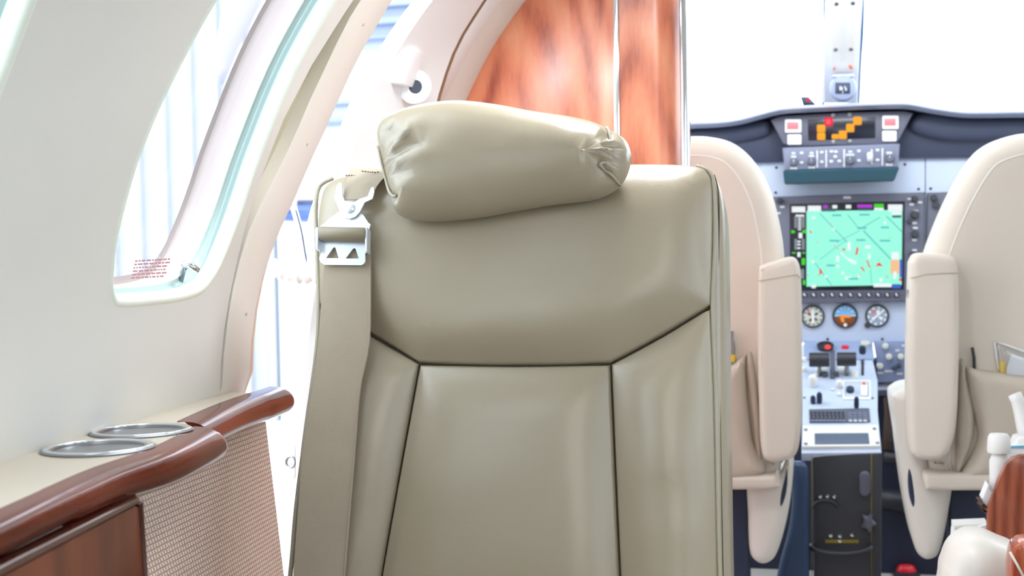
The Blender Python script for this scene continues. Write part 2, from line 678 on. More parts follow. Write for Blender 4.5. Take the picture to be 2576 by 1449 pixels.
M_BEAM = material('hangar_beam', (128, 140, 170), 0.8)
M_APRON = material('apron_concrete', (200, 202, 206), 0.9)
M_SKIN = material('white_paint', (246, 246, 246), 0.35)
M_DARKPORT = material('socket_dark', (70, 74, 90), 0.5)
M_MAUVE = material('slab_mauve', (150, 148, 172), 0.5)


def zz(ox, oy, s, pts):
    return [(ox + p[0] / s, oy + p[1] / s) + tuple(p[2:]) for p in pts]


# ================================================================== cabin shell
RW, ZL = 0.863, 0.71


def xb(Y):
    Yc = max(Y, 0.85)
    return -0.70 - 0.1234 * (Yc - 0.985)


def wp(Y, th, d=0.0):
    if th < 0:      # below the ledge the side wall drops straight to the floor
        return Vector((xb(Y) - d - 0.035 * min(1, -th / 0.06), Y, ZL + RW * th))
    return Vector((xb(Y) + RW - (RW + d) * math.cos(th), Y, ZL + (RW + d) * math.sin(th)))


def on_wall(px, py, d=0.0):
    """where the sight line meets the curved left side wall -> (Y, angle)"""
    r = ray(px, py)
    t0 = 0.3; prev = None
    t = 0.25
    def f(t):
        p = CAM + r * t
        c = xb(p.y) + RW
        if p.z < ZL:
            return (c - p.x) - (RW + d)
        return math.hypot(p.x - c, p.z - ZL) - (RW + d)
    while f(t) < 0 and t < 6:
        t += 0.02
    a, b = t - 0.02, t
    for _ in range(40):
        m = (a + b) / 2
        if f(m) < 0: a = m
        else: b = m
    p = CAM + r * b
    c = xb(p.y) + RW
    if p.z < ZL:
        return (p.y, (p.z - ZL) / RW)
    return (p.y, math.atan2(p.z - ZL, c - p.x))


S_ = RW   # metres per radian, so insets in (Y, angle*S_) are metric


def wl(pts, d=0.0):
    out = []
    for p in pts:
        Y, th = on_wall(p[0], p[1], d)
        out.append((Y, th * S_))
    return out


def w3(l, d=0.0):
    return [wp(a, b / S_, d) for a, b in l]


# window opening in the side wall, seen in the photo at its forward lower part
WIN = sm([(285, 718), (286, 690), (292, 625), (308, 545), (345, 415), (398, 280), (465, 145), (540, 10), (640, -130), (760, -270),
          (900, -330), (985, -300), (990, -220), (905, -90), (822, 35), (735, 195), (655, 390), (600, 550), (560, 650), (535, 695), (505, 727),
          (450, 745), (370, 754), (305, 757), (291, 745)], 4)
WINL = ccw(wl(WIN))
_q = on_wall(92, 5)
_c = [(a, b) for a, b in inset(WINL, -0.007)]
dY = max(a + (c - a) * (_q[1] * S_ - b) / (d - b) for (a, b), (c, d) in zip(_c, _c[1:] + _c[:1]) if (b - _q[1] * S_) * (d - _q[1] * S_) < 0) - _q[0]   # pitch of the window row
print('window pitch', dY)
WIN2 = [(a - dY, b) for a, b in WINL]
WIN3 = [(a - 2 * dY - 0.12, b) for a, b in WINL]
L1 = zz(480, 0, 3.623, [(1480, 0), (1300, 280), (1100, 600), (980, 830), (850, 1080), (750, 1330)]) + \
     zz(260, 400, 3.622, [(1420, 210), (1320, 520), (1250, 800), (1200, 1020)]) + [(575, 760), (562, 850), (553, 975)]
L2 = zz(480, 0, 3.623, [(1530, 0), (1385, 250), (1240, 560), (1100, 850), (980, 1130), (860, 1400)]) + \
     zz(260, 400, 3.622, [(1490, 280), (1340, 580), (1250, 860), (1203, 1020)]) + [(577, 760), (564, 850), (556, 975)]
L3 = zz(480, 0, 3.623, [(1815, 0), (1690, 220), (1560, 440), (1400, 760), (1290, 1010), (1180, 1250)]) + \
     zz(260, 400, 3.622, [(1740, 340), (1600, 640), (1500, 900), (1420, 1140), (1380, 1330)]) + [(628, 870), (626, 965)]
L4 = zz(480, 0, 3.623, [(1818, 0), (1693, 220), (1564, 440), (1410, 760), (1340, 950), (1240, 1180)]) + \
     zz(260, 400, 3.622, [(1800, 290), (1700, 520), (1600, 800), (1530, 1070), (1480, 1300)]) + [(657, 870), (655, 965)]


def wall_line(pts, n=40):
    """a line on the wall, carried on up over the ceiling and down to the floor"""
    l = cr_open(wl(pts), 4)
    a, b = l[0], l[3]
    up = []
    for k in range(1, 9):
        up.append((a[0] + (a[0] - b[0]) / max(a[1] - b[1], 1e-4) * 0.0, a[1] + 0.05 * k))
    e = l[-1]
    dn = [(e[0], e[1] - 0.085 * k) for k in range(1, 9)]
    return even([Vector((p[0], p[1], 0)) for p in up[::-1] + l + dn], n)


W1, W2, W3_, W4 = [wall_line(q) for q in (L1, L2, L3, L4)]
edge = [(p.x, p.y) for p in W1]
top = edge[0][1]; bot = edge[-1][1]
YB = -1.5
outer = [(YB, top), (YB, bot)] + edge[::-1]
outer = ccw(resample(outer, 0.05))
lip0 = inset(WINL, -0.007); lip0b = [(a - dY, b) for a, b in lip0]; lip0c = [(a - 2 * dY - 0.12, b) for a, b in lip0]
ex = []
for i in range(60):
    for j in range(36):
        q = (YB + 0.05 + i * 0.054, bot + 0.03 + j * (top - bot - 0.06) / 35)
        ex.append(q)
ok = inside(ex, outer) & (bdist(ex, outer) > 0.02)
for h in (lip0, lip0b, lip0c):
    ok &= ~inside(ex, h) & (bdist(ex, h) > 0.015)
ex = [q for q, k in zip(ex, ok) if k]
V, T = triangulate(outer, [lip0, lip0b, lip0c], ex)
wall = struct(mk('wall_left', w3(V), T, M_WALL), 'pale cream curved cabin side wall around the windows')
# right wall mirrors the left one, with its own windows
XM = 0.16


def mir(v):
    return Vector((XM - v.x, v.y, v.z))


outerR = ccw(resample([(YB, top), (YB, bot), (2.6, bot), (2.6, top)], 0.06))
holesR = [[(a + s, b) for a, b in lip0] for s in (-0.02, -0.52, -1.02, -1.5)]
ex = [(YB + 0.05 + i * 0.06, bot + 0.03 + j * (top - bot - 0.06) / 30) for i in range(68) for j in range(31)]
ok = inside(ex, outerR) & (bdist(ex, outerR) > 0.02)
holesR = [h for h in holesR if min(p[0] for p in h) > YB + 0.05]
for h in holesR:
    ok &= ~inside(ex, h) & (bdist(ex, h) > 0.015)
V, T = triangulate(outerR, holesR, [q for q, k in zip(ex, ok) if k])
struct(mk('wall_right', [mir(p) for p in w3(V)], T, M_WALL))
# ceiling between the two
rows = []
for Y in [YB + 0.2 * i for i in range(18)] + [2.35]:
    a = wp(Y, top / S_); b = mir(a)
    row = []
    for k in range(25):
        t = k / 24
        p = a.lerp(b, t); p.z = a.z + 0.13 * math.sin(math.pi * t) ** 0.8
        row.append(p)
    rows.append(row)
struct(loft('ceiling', rows, M_WALL))
# cockpit: roof over the pilots and low side walls under the cockpit side windows
rr_ = []
for Y, dz in ((2.35, 0.0), (2.8, 0.02), (3.3, 0.0)):
    row = []
    for k in range(25):
        t = k / 24; x = -0.78 + 1.86 * t
        row.append(Vector((x, Y, 1.60 + dz + 0.10 * math.sin(math.pi * t))))
    rr_.append(row)
struct(loft('ceiling_cockpit', rr_, M_WALL, th=0.02))
struct(slab('wall_cockpit_left', [(-2.5, 0.0), (-3.7, 0.0), (-3.7, 1.12), (-2.5, 1.12)], Frame((-0.86, 0, 0), (0, -1, 0), (1, 0, 0)), 0.02, M_WALL)) if False else None
for nm, x in (('wall_cockpit_left', -0.92), ('wall_cockpit_right', 1.12)):
    struct(slab(nm, [(2.42, 0.0), (3.7, 0.0), (3.7, 1.12), (2.42, 1.12)], Frame((x, 0, 0), (0, 1, 0), (1, 0, 0)), 0.02, M_WALL))
struct(slab('floor', [(-0.95, -1.6), (1.15, -1.6), (1.15, 4.2), (-0.95, 4.2)], FZ(-0.03), 0.03, M_CARPET), 'pale beige cabin carpet')
aft = Frame((0, YB, 0), (1, 0, 0), (0, 1, 0))
sec = [wp(YB, bot / S_ + (top - bot) / S_ * k / 20) for k in range(21)]
prof = sec + [mir(p) for p in sec[::-1]]
struct(slab('wall_back', [((p - aft.o).dot(aft.ex), (p - aft.o).dot(aft.ey)) for p in prof], aft, 0.02, M_WALL, base=-0.02))

# ------------------------------------------------------------------ window
def band(name, spec, shift, mat, parent, mirror=False):
    cv = []
    for ins, d in spec:
        l = inset(WINL, ins)
        c = [wp(a + shift, b / S_, d) for a, b in l]
        cv.append([mir(p) for p in c] if mirror else c)
    return loft(name, cv, mat, parent, closed=True, sharp=35)


def window(name, shift, full=True, mirror=False):
    lipo = band(name, [(-0.007, 0.0), (-0.004, -0.0012), (0.0, -0.0005), (0.003, 0.002), (0.0045, 0.006), (0.005, 0.017)], shift, M_LIP, None, mirror)
    struct(lipo)
    band('window_seal', [(0.005, 0.017), (0.000, 0.018), (-0.002, 0.022), (0.002, 0.026), (0.000, 0.029), (0.004, 0.034)], shift, M_SEAL, lipo, mirror)
    band('pane_edge', [(0.004, 0.034), (0.008, 0.034), (0.009, 0.044), (0.004, 0.046)], shift, M_MINT, lipo, mirror)
    band('window_reveal', [(0.004, 0.046), (0.002, 0.06), (0.004, 0.075), (0.012, 0.078)], shift, M_BEIGE, lipo, mirror)
    l = inset(WINL, 0.008)
    for d, nm in ((0.039, 'inner_pane'), (0.076, 'outer_pane')):
        V, T = triangulate(l, (), [q for q, k in zip([(a, b) for a in np.arange(0.5, 2.2, 0.05) for b in np.arange(-0.1, 1, 0.05)],
                                                     [True] * 9999) if inside([q], l)[0] and bdist([q], l)[0] > 0.02])
        vs = [wp(a + shift, b / S_, d) for a, b in V]
        mk(nm, [mir(p) for p in vs] if mirror else vs, T, M_GLASS, lipo)
    return lipo


win = window('window_1', 0.0)
win['label'] = 'cabin window with a mint rim and small metal latch'
window('window_2', -dY)
window('window_3', -2 * dY - 0.12)
for i, h in enumerate(holesR):
    window('window_%d' % (4 + i), h[0][0] - lip0[0][0], mirror=True)
# latch and printed placard of the window
def wpx(px, py, d):
    Y, th = on_wall(px, py, d)
    return wp(Y, th, d)
lt = tube('latch_lever', [wpx(446, 742, 0.036), wpx(452, 715, 0.034), wpx(460, 685, 0.03), wpx(466, 668, 0.022)], 0.0035, M_STEEL, win)
tube('latch_knob', [wpx(461, 664, 0.024), wpx(470, 665, 0.018), wpx(485, 672, 0.012), wpx(499, 680, 0.006)], [0.004, 0.005, 0.0052, 0.004], M_CHROME, win)
lathe('latch_pivot', [(0.0, 0), (0.008, 0), (0.008, 0.006), (0.006, 0.008), (0, 0.008)], wpx(456, 720, 0.037), (1, -0.4, 0), M_BLACK, win)
rows = []
random.seed(3)
pv, pf = [], []
for r in range(6):
    x = 340 - r * 2
    while x < 424 - r * 4:
        w = random.choice((4, 6, 9, 12)); y = 655 + r * 8.4 - (x - 340) * 0.06
        q = [wpx(x, y, 0.0375), wpx(x + w, y - w * .06, 0.0375), wpx(x + w, y + 4 - w * .06, 0.0375), wpx(x, y + 4, 0.0375)]
        k = len(pv); pv += q; pf.append((k, k + 1, k + 2, k + 3)); x += w + 2.5
mk('placard_print', pv, pf, M_INKR, win, smooth=False)

# ------------------------------------------------------------------ door-side trims
def wc(L, d, s=1):
    return [wp(p.x, p.y / S_, d) for p in L]


def mixl(A, B, t):
    return [a.lerp(b, t) for a, b in zip(A, B)]


struct(loft('trim_1', [wc(W1, 0.0), wc(W1, 0.003), wc(mixl(W1, W2, .25), 0.018), wc(mixl(W1, W2, .8), 0.02), wc(W2, 0.016)], M_OLIVE),
       'olive recess between the wall panel and the door trim')
t2 = struct(loft('trim_2', [wc(W2, 0.018), wc(W2, -0.002), wc(mixl(W2, W3_, .06), -0.004), wc(mixl(W2, W3_, .5), -0.005), wc(mixl(W2, W3_, .95), -0.004),
                           wc(W3_, 0.0), wc(W3_, 0.01)], M_TRIM), 'cream arched trim along the aft edge of the doorway')
for (x, y) in ((914, 62), (772, 364), (619, 790)):
    Y, th = on_wall(x, y, -0.005)
    p = wp(Y, th, -0.005); c = Vector((xb(Y) + RW, Y, ZL)); ax = (c - p).normalized()
    lathe('screw', [(0, 0), (0.0026, 0), (0.0026, 0.0006), (0.0012, 0.001), (0, 0.0004)], p, ax, M_OLIVE, t2, seg=12)
struct(loft('trim_3', [wc(W3_, 0.002), wc(mixl(W3_, W4, .3), 0.003), wc(mixl(W3_, W4, .8), 0.008), wc(W4, 0.016), wc(W4, 0.05)], M_TAN), 'tan rubber seal round the doorway')

# forward side of the doorway: white arch, groove, white band, cream band
def arch(pts, Y, n=40, dn=None):
    fr = FY(Y)
    q = [fr.P(*p) for p in cr_open(pts, 4)]
    a, b = q[0], q[3]
    dirn = (a - b).normalized()
    up = []
    cur = a; d = dirn
    for k in range(6):
        d = (d + Vector((0.09, 0, -0.05))).normalized(); cur = cur + d * 0.05; up.append(cur)
    e = q[-1]; d = (q[-1] - q[-4]).normalized(); cur = e; dn_ = []
    for k in range(12):
        d = (d * 0.75 + Vector((0.06 * (k - 3) / 6, 0, -1)) * 0.25).normalized(); cur = cur + d * 0.08; dn_.append(cur)
        if cur.z < 0.05: break
    return even(up[::-1] + q + dn_, n)


A1 = zz(820, 0, 3.15, [(840, 0), (700, 200), (570, 400), (420, 660), (330, 880), (240, 1120), (155, 1320)])
A2 = zz(820, 0, 3.15, [(1250, 0), (1060, 300), (980, 480), (925, 640), (880, 790)])
A3 = zz(820, 0, 3.15, [(1275, 0), (1085, 300), (1005, 480), (950, 640), (905, 790)])
A4 = zz(820, 0, 3.15, [(1390, 0), (1190, 300), (1080, 500), (1000, 670), (930, 790)])
A5 = zz(820, 0, 3.15, [(1550, 0), (1370, 250), (1250, 450), (1150, 650), (1080, 800)])
c1, c2, c3, c4, c5 = arch(A1, 2.02), arch(A2, 2.2), arch(A3, 2.22), arch(A4, 2.27), arch(A5, 2.33)
back1 = [p + Vector((-0.05, 0.03, 0)) for p in c1]
back2 = [p + Vector((-0.09, 0.12, 0)) for p in c1]
da = struct(loft('trim_4', [back2, back1, c1, mixl(c1, c2, .1), mixl(c1, c2, .5), mixl(c1, c2, .93), c2], M_SKIN), 'white painted jamb on the forward side of the doorway')
struct(loft('trim_5', [c2, [p + Vector((-0.02, 0.02, 0)) for p in mixl(c2, c3, .5)], c3], M_TAN), 'tan groove beside the white jamb')
struct(loft('trim_6', [c3, [p + Vector((0, -0.015, 0)) for p in mixl(c3, c4, .4)], c4, [p + Vector((0.0, 0.02, 0)) for p in c4]], M_SKIN), 'white rounded band of the forward door arch')
struct(loft('trim_7', [[p + Vector((0.0, 0.02, 0)) for p in c4], c4, mixl(c4, c5, .5), c5, [p + Vector((0, .03, 0)) for p in c5]], M_TRIM), 'cream band between door arch and wood divider')
# latch socket and crossing bar
fj = Frame(FY(2.11).P(1042, 218), (0.8, 0.55, 0), (0.55, -0.8, -0.2))
o = fj.o
lathe('latch_socket', [(0, 0), (0.03, 0), (0.03, 0.008), (0.024, 0.012), (0.0125, 0.013), (0.0115, 0.012), (0.0115, 0.004), (0, 0.004)], o - fj.n * 0.004, fj.n, M_SKIN, da)
lathe('socket_bore', [(0, 0), (0.0105, 0), (0.0105, 0.0125), (0, 0.0125)], o - fj.n * 0.003, fj.n, M_DARKPORT, da)
f = FY(2.04)
slab('hinge_block', f.loop([(873, 208), (866, 200), (880, 160), (893, 128), (905, 124), (1040, 124), (1010, 208)]), f, 0.05, M_SKIN, da, base=-0.06, bev=0.006)

# ------------------------------------------------------------------ cockpit divider of glossy cherry wood
fd = FY(2.35)
div = empty('cockpit_divider', fd.P(1540, 700) * 1.0, 'glossy red-brown wood divider behind the passenger seat, with a chrome strip', 'partition')
zb = 0.02
def px_floor(fr, x):
    return fr.px(x, 1470)
pl = [fd.px(1543, -160)] + [fd.px(*p) for p in cr_open(zz(820, 0, 3.15, [(1960, -500), (1700, -180), (1556, 0), (1374, 250), (1252, 450), (1152, 650), (1082, 800)]), 3)]
pl += [fd.px(1120, 420), fd.px(1090, 600), fd.px(1075, 900), (fd.px(1085, 1300)[0], zb), (fd.px(1558, 1300)[0], zb)]
slab('wood_panel', pl, fd, 0.03, M_DIVIDER, div, base=-0.03, bev=0.002)
slab('chrome_strip', [fd.px(1541, -160), fd.px(1554, -160), fd.px(1561, 420), (fd.px(1572, 1300)[0], zb), (fd.px(1562, 1300)[0], zb), fd.px(1547, 420)], fd, 0.034, M_CHROME, div, base=-0.03, bev=0.001)
# rounded column
def col_strip(x_top, x_bot, dy):
    a = fd.P(x_top, -160); b = fd.P(x_bot, 420); d = (b - a); e = a + d * ((zb - a.z) / d.z)
    return [p + Vector((0, dy, 0)) for p in even([a, e], 8)]
cv = [col_strip(1552, 1560, 0.03), col_strip(1552, 1560, 0.0), col_strip(1640, 1648, 0.0)]
for k in range(1, 9):
    a = k / 8 * math.pi / 2
    w = 0.046 * math.sin(a); dy = 0.046 * (1 - math.cos(a))
    cv.append([p + Vector((w, dy, 0)) for p in col_strip(1640, 1648, 0.0)])
lastc = cv[-1]
cv.append([p + Vector((0.0, 0.02, 0)) for p in lastc]); cv.append([p + Vector((-0.09, 0.02, 0)) for p in lastc])
loft('rounded_column', cv, M_DIVIDER, div, sharp=60)
cc = [[p + Vector((x, y, 0)) for p in lastc] for x, y in ((-0.004, 0.0), (0.006, -0.0005), (0.0115, 0.004), (0.0125, 0.012), (0.0125, 0.03), (-0.002, 0.03))]
loft('chrome_edge', cc, M_CHROME, div, sharp=60)

# ------------------------------------------------------------------ side ledge with cup holders
zl_ = 0.71
fz = FZ(zl_)
def LP(pts):
    return fz.loop(zz(0, 850, 2.419, pts))
ledge = empty('side_ledge', fz.P(300, 1180), 'cream side ledge with a polished wood front rail under the cabin window', 'ledge')
back = LP([(1540, 332), (1500, 318), (1400, 292), (1335, 296), (1100, 392), (560, 577), (200, 690), (0, 768)])
front = LP([(0, 1060), (300, 922), (600, 792), (930, 680), (1180, 557), (1112, 503), (1350, 402), (1545, 337)])
# carry it on past the picture, towards the camera's side
def ext(a, b, L):
    d = Vector(a) - Vector(b); d.normalize(); q = Vector(a) + d * L
    return (q.x, q.y)
bk = [(p[0] - 0.03, p[1]) for p in back]
be = ext(bk[-1], bk[-3], 0.75); fe = ext(front[0], front[2], 0.75)
top_loop = bk + [be, fe] + front
def cup(cx, cy, rx):
    c = fz.px(cx, cy)
    return c
CUPS = [fz.px(248, 1130.5), fz.px(357, 1087)]
rc = 0.044
top_holes = [circ(c[0], c[1], rc, 40) for c in CUPS]
plate('ledge_top', ccw(top_loop), top_holes, fz, 0.012, M_LEDGE, ledge, base=-0.012)
for c in CUPS:
    h = lathe('cup_holder', [(rc + 0.008, 0.0), (rc + 0.0085, 0.0015), (rc + 0.005, 0.003), (rc - 0.002, 0.002), (rc - 0.004, -0.002), (rc - 0.005, -0.04),
                             (rc - 0.01, -0.044), (0.0, -0.044)], (c[0], c[1], zl_), (0, 0, 1), M_STEEL, ledge, seg=48)
    tube('rim', [Vector((c[0] + (rc + 0.003) * math.cos(a), c[1] + (rc + 0.003) * math.sin(a), zl_ + 0.002)) for a in [2 * math.pi * k / 48 for k in range(48)]],
         0.0032, M_CHROME, h, closed=True, flat=0.6)
# bullnose rails: half-round section swept along the front edge
def rail(name, line, rr, drop0, out0, mat, parent, drop1=None, out1=None):
    drop1 = drop1 or drop0; out1 = out1 or out0
    line = cr_open(line, 3)
    tip = line[-1]; tl = line[-2]
    L_ = math.dist(tip, tl); ux, uy = (tip[0] - tl[0]) / L_, (tip[1] - tl[1]) / L_
    base_n = len(line)
    line = line + [(tip[0] + ux * s, tip[1] + uy * s) for s in (0.006, 0.011, 0.015, 0.0175, 0.0185)]
    pts = [Vector((p[0], p[1], zl_)) for p in line]
    n = len(pts); cv = []
    m = 12
    for i, p in enumerate(pts):
        a = pts[max(i - 1, 0)]; b = pts[min(i + 1, n - 1)]
        t = (b - a).normalized(); s = Vector((t.y, -t.x, 0))
        if s.x < 0: s = -s
        f_ = min(i / (base_n - 1), 1); e_ = max(0, i - base_n + 1) / 5.2
        drop = drop0 + (drop1 - drop0) * f_; out = (out0 + (out1 - out0) * f_) * math.sqrt(max(1 - e_ * e_, 0.02))
        sec = [p - s * 0.004 + Vector((0, 0, 0.001))]
        for k in range(m + 1):
            q = math.pi / 2 - math.pi * k / m
            sec.append(p + s * (0.006 + out * max(math.cos(q), 0)) + Vector((0, 0, -drop / 2 + drop / 2 * math.sin(q))))
        sec.append(p - s * 0.004 + Vector((0, 0, -drop)))
        cv.append(sec)
    vs = [q for c in cv for q in c]; k = len(cv[0]); fs = []
    for i in range(n - 1):
        for j in range(k):
            jj = (j + 1) % k
            fs.append((i * k + j, i * k + jj, (i + 1) * k + jj, (i + 1) * k + j))
    fs.append(tuple(range(k))); fs.append(tuple((n - 1) * k + j for j in range(k)))
    return mk(name, vs, fs, mat, parent, sharp=50)
s1 = [fe] + LP([(0, 1060), (300, 922), (600, 792), (930, 680), (1180, 557)])
s1 += [ext(s1[-1], s1[-2], 0.012), ext(s1[-1], s1[-2], 0.02)]
rail('wood_rail', s1[:-2], 0, 0.022, 0.016, M_RAIL, ledge, 0.039, 0.028)
e_ = s1[-2]
s2 = LP([(1100, 512), (1230, 452), (1350, 402), (1480, 356), (1545, 337), (1640, 306)])
rail('wood_rail', s2, 0, 0.038, 0.028, M_RAIL, ledge)
# the short return between the two rails
s3 = [s1[-3], Vector(LP([(1112, 503)])[0])[:]]

# woven cloth panel and walnut drawer front below the ledge
a = FZ(zl_ - 0.05).P(541, 1108); b = FZ(zl_ - 0.05).P(661, 1066)
dirv = (b - a); dirv.z = 0; dirv.normalize()
nrm = Vector((dirv.y, -dirv.x, 0)).normalized()
fc = Frame(a + nrm * 0.004, dirv, nrm)
cl = [fc.px(330, 1235), fc.px(540, 1080), fc.px(668, 1045), fc.px(690, 1230), fc.px(722, 1500)]
cl = [cl[0], cl[1], cl[2], cl[3], cl[4], (fc.px(722, 1500)[0] + .04, -0.66 + (0.0)), (fc.px(330, 1235)[0], -0.66)]
zfl = (0.02 - fc.o.z)
cl[5] = (cl[4][0] + 0.03, zfl); cl[6] = (cl[0][0] - 0.02, zfl)
cloth = slab('woven_panel', cl, fc, 0.02, M_WEAVE, None, base=-0.02, bev=0.002)
tag(cloth, 'red and cream woven cloth panel below the wooden ledge rail', 'panel')
uv = cloth.data.uv_layers.new(name='UVMap')
for p in cloth.data.polygons:
    for li in p.loop_indices:
        w = cloth.data.vertices[cloth.data.loops[li].vertex_index].co + cloth.location - fc.o
        uv.data[li].uv = (w.dot(fc.ex), w.dot(fc.ey))
# drawer unit: front plane stands under the first rail
r0 = Vector((s1[0][0], s1[0][1], 0)); r1 = Vector((s1[4][0], s1[4][1], 0))
dv = (r1 - r0).normalized(); nv = Vector((dv.y, -dv.x, 0))
fu = Frame(Vector((s1[1][0], s1[1][1], zl_)) + nv * 0.022, dv, nv)
unit = empty('side_cabinet', (fu.P(300, 1400).x, fu.P(300, 1400).y, 0.0), 'dark-framed walnut cabinet front under the ledge beside the woven panel', 'cabinet')
xr = fu.px(362, 1300)[0]
zlo = 0.02 - fu.o.z
slab('cabinet_body', [(-0.75, -0.052), (xr, -0.052), (xr + 0.004, zlo), (-0.75, zlo)], fu, 0.05, M_DARKWOOD, unit, base=-0.056, bev=0.004)
t_l, t_r = fu.px(0, 1385), fu.px(340, 1242)
fr_o = [(-0.74, t_l[1]), fu.px(332, 1246), fu.px(343, 1250), fu.px(346, 1262), (xr - 0.006, zlo + .05), (-0.74, zlo + .05)]
dr = slab('cabinet_door', fr_o, fu, 0.012, M_DARKWOOD, unit, base=-0.006, bev=0.005)
pn = [(-0.70, fu.px(0, 1432)[1] + .004), fu.px(318, 1272), fu.px(327, 1276), fu.px(338, 1449), (fu.px(338, 1449)[0] + .004, zlo + .1), (-0.70, zlo + .1)]
slab('door_panel', pn, fu, 0.002, M_DOORWOOD, dr, base=0.006, bev=0.0015)
mld = [fu.to(p[0], p[1], 0.007) for p in inset(pn, -0.004)]
tube('door_molding', mld, 0.0035, M_DARKWOOD, dr, closed=True)


# ================================================================== passenger seat, facing aft
Pt = FY(1.55).P(1300, 450); Pb = FY(1.43).P(1300, 1449)
ds = Vector((0, Pt.y - Pb.y, Pt.z - Pb.z)).normalized()
fs = Frame(Pb, (1, 0, 0), Vector((1, 0, 0)).cross(ds))
seat = empty('passenger_seat', (fs.P(1300, 1449).x, 1.5, 0.0), 'olive-beige leather cabin seat with a roll headrest, facing the camera', 'seat')


def wob(a, b, d, s=7.0, k=0.0022):
    return k * min(d / 0.03, 1) * (noise.noise(Vector((a * s, b * s, 3.1))) + 0.5 * noise.noise(Vector((a * s * 2.3, b * s * 2.3, 9.0))))


shell = sm([(787, 540), (789, 495), (806, 462), (850, 442), (960, 428), (1300, 416), (1590, 406), (1710, 402), (1768, 412), (1803, 444), (1819, 520), (1823, 700),
            (1826, 1000), (1830, 1300), (1833, 1449), (1840, 1660, 1), (684, 1660, 1), (722, 1449), (740, 1250), (765, 1050), (793, 870), (799, 760), (796, 650)], 5)
back_ = puff('backrest', fs.loop(shell), fs, 0.024, 0.024, M_LEATHER, seat, back=0.065, base=-0.030, rb=0.03, step=0.012)
U = sm([(803, 765, 1), (930, 836), (1053, 912, 1), (1180, 917), (1300, 918), (1420, 917), (1536, 912, 1), (1660, 845), (1789, 767, 1), (1795, 600), (1794, 480), (1783, 436),
        (1745, 416), (1600, 411), (1300, 418), (1000, 430), (900, 438), (845, 450), (812, 480), (799, 560), (801, 660)], 6)
puff('upper_cushion', fs.loop(U), fs, 0.06, 0.032, M_LEATHER, back_, back=0.012, base=-0.006, step=0.009, lip=(0.003, 0.0065),
     disp=lambda a, b, d: wob(a, b, d, 6, 0.003))
Cc = sm([(1056, 917, 1), (1300, 921), (1535, 917, 1), (1547, 1200), (1558, 1449), (1566, 1655, 1), (929, 1655, 1), (960, 1449), (1008, 1180)], 6)
puff('center_cushion', fs.loop(Cc), fs, 0.06, 0.026, M_LEATHER, back_, back=0.012, base=-0.006, step=0.010, lip=(0.003, 0.0065), disp=lambda a, b, d: wob(a, b, d, 5, 0.0025))
Lb = sm([(804, 772, 1), (930, 844), (1053, 915, 1), (1005, 1180), (958, 1449), (927, 1655, 1), (702, 1655, 1), (736, 1449), (772, 1150), (800, 870)], 6)
puff('side_bolster', fs.loop(Lb), fs, 0.05, 0.028, M_LEATHER, back_, back=0.012, base=-0.006, step=0.008, disp=wob, lip=(0.003, 0.0065))
Rb = sm([(1537, 916, 1), (1660, 850), (1788, 772, 1), (1798, 1000), (1804, 1300), (1807, 1449), (1813, 1655, 1), (1568, 1655, 1), (1560, 1449), (1549, 1200)], 6)
puff('side_bolster', fs.loop(Rb), fs, 0.06, 0.032, M_LEATHER, back_, back=0.012, base=-0.006, step=0.008, disp=wob, lip=(0.003, 0.0065))
# piping and stitch lines
def on(fr, pts, h):
    return [fr.P(p[0], p[1], h) for p in cr_open(pts, 5)]
tube('piping', on(fs, [(1752, 418), (1786, 434), (1797, 480), (1798, 620), (1792, 768), (1800, 1000), (1806, 1300), (1810, 1449), (1816, 1655)], -0.001), 0.0026, M_PIPING, back_)
tube('stitch_line', on(fs, [(1797, 440), (1808, 500), (1808, 700), (1811, 1000), (1816, 1300), (1819, 1449), (1826, 1655)], -0.0135), 0.0007, M_SEAM, back_, seg=5)
tube('piping', on(fs, [(838, 448), (803, 470), (794, 530), (798, 640), (802, 760), (797, 880), (770, 1080), (745, 1280), (730, 1449), (700, 1655)], -0.002), 0.003, M_PIPING, back_)
# seams between the cushions (recessed welt)
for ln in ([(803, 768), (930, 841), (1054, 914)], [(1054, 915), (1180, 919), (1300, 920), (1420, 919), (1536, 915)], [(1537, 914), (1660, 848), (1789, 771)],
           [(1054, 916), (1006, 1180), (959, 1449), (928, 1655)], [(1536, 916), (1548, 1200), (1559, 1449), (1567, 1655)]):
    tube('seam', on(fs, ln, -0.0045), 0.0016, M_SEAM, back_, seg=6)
# seat pan, armrests are out of the picture; base carries the seat
sx0, sx1 = fs.px(720, 1640)[0] + 0.02, fs.px(1830, 1640)[0] - 0.02
cx = (sx0 + sx1) / 2
pan = FZ(0.30)
yb = fs.P(1300, 1640).y
puff('seat_cushion', sm([(sx0, yb - 0.44), (cx, yb - 0.47), (sx1, yb - 0.44), (sx1 + 0.005, yb - 0.2), (sx1, yb + 0.02, 1), (sx0, yb + 0.02, 1), (sx0 - .005, yb - .2)], 5),
     pan, 0.05, 0.05, M_LEATHER, seat, back=0.0, base=0.09, rb=0.03, step=0.03)
slab('seat_base', rrect(sx0 + 0.06, yb - 0.36, sx1 - 0.06, yb + 0.1, 0.03), FZ(0.0), 0.37, M_CHAR, seat, bev=0.01)

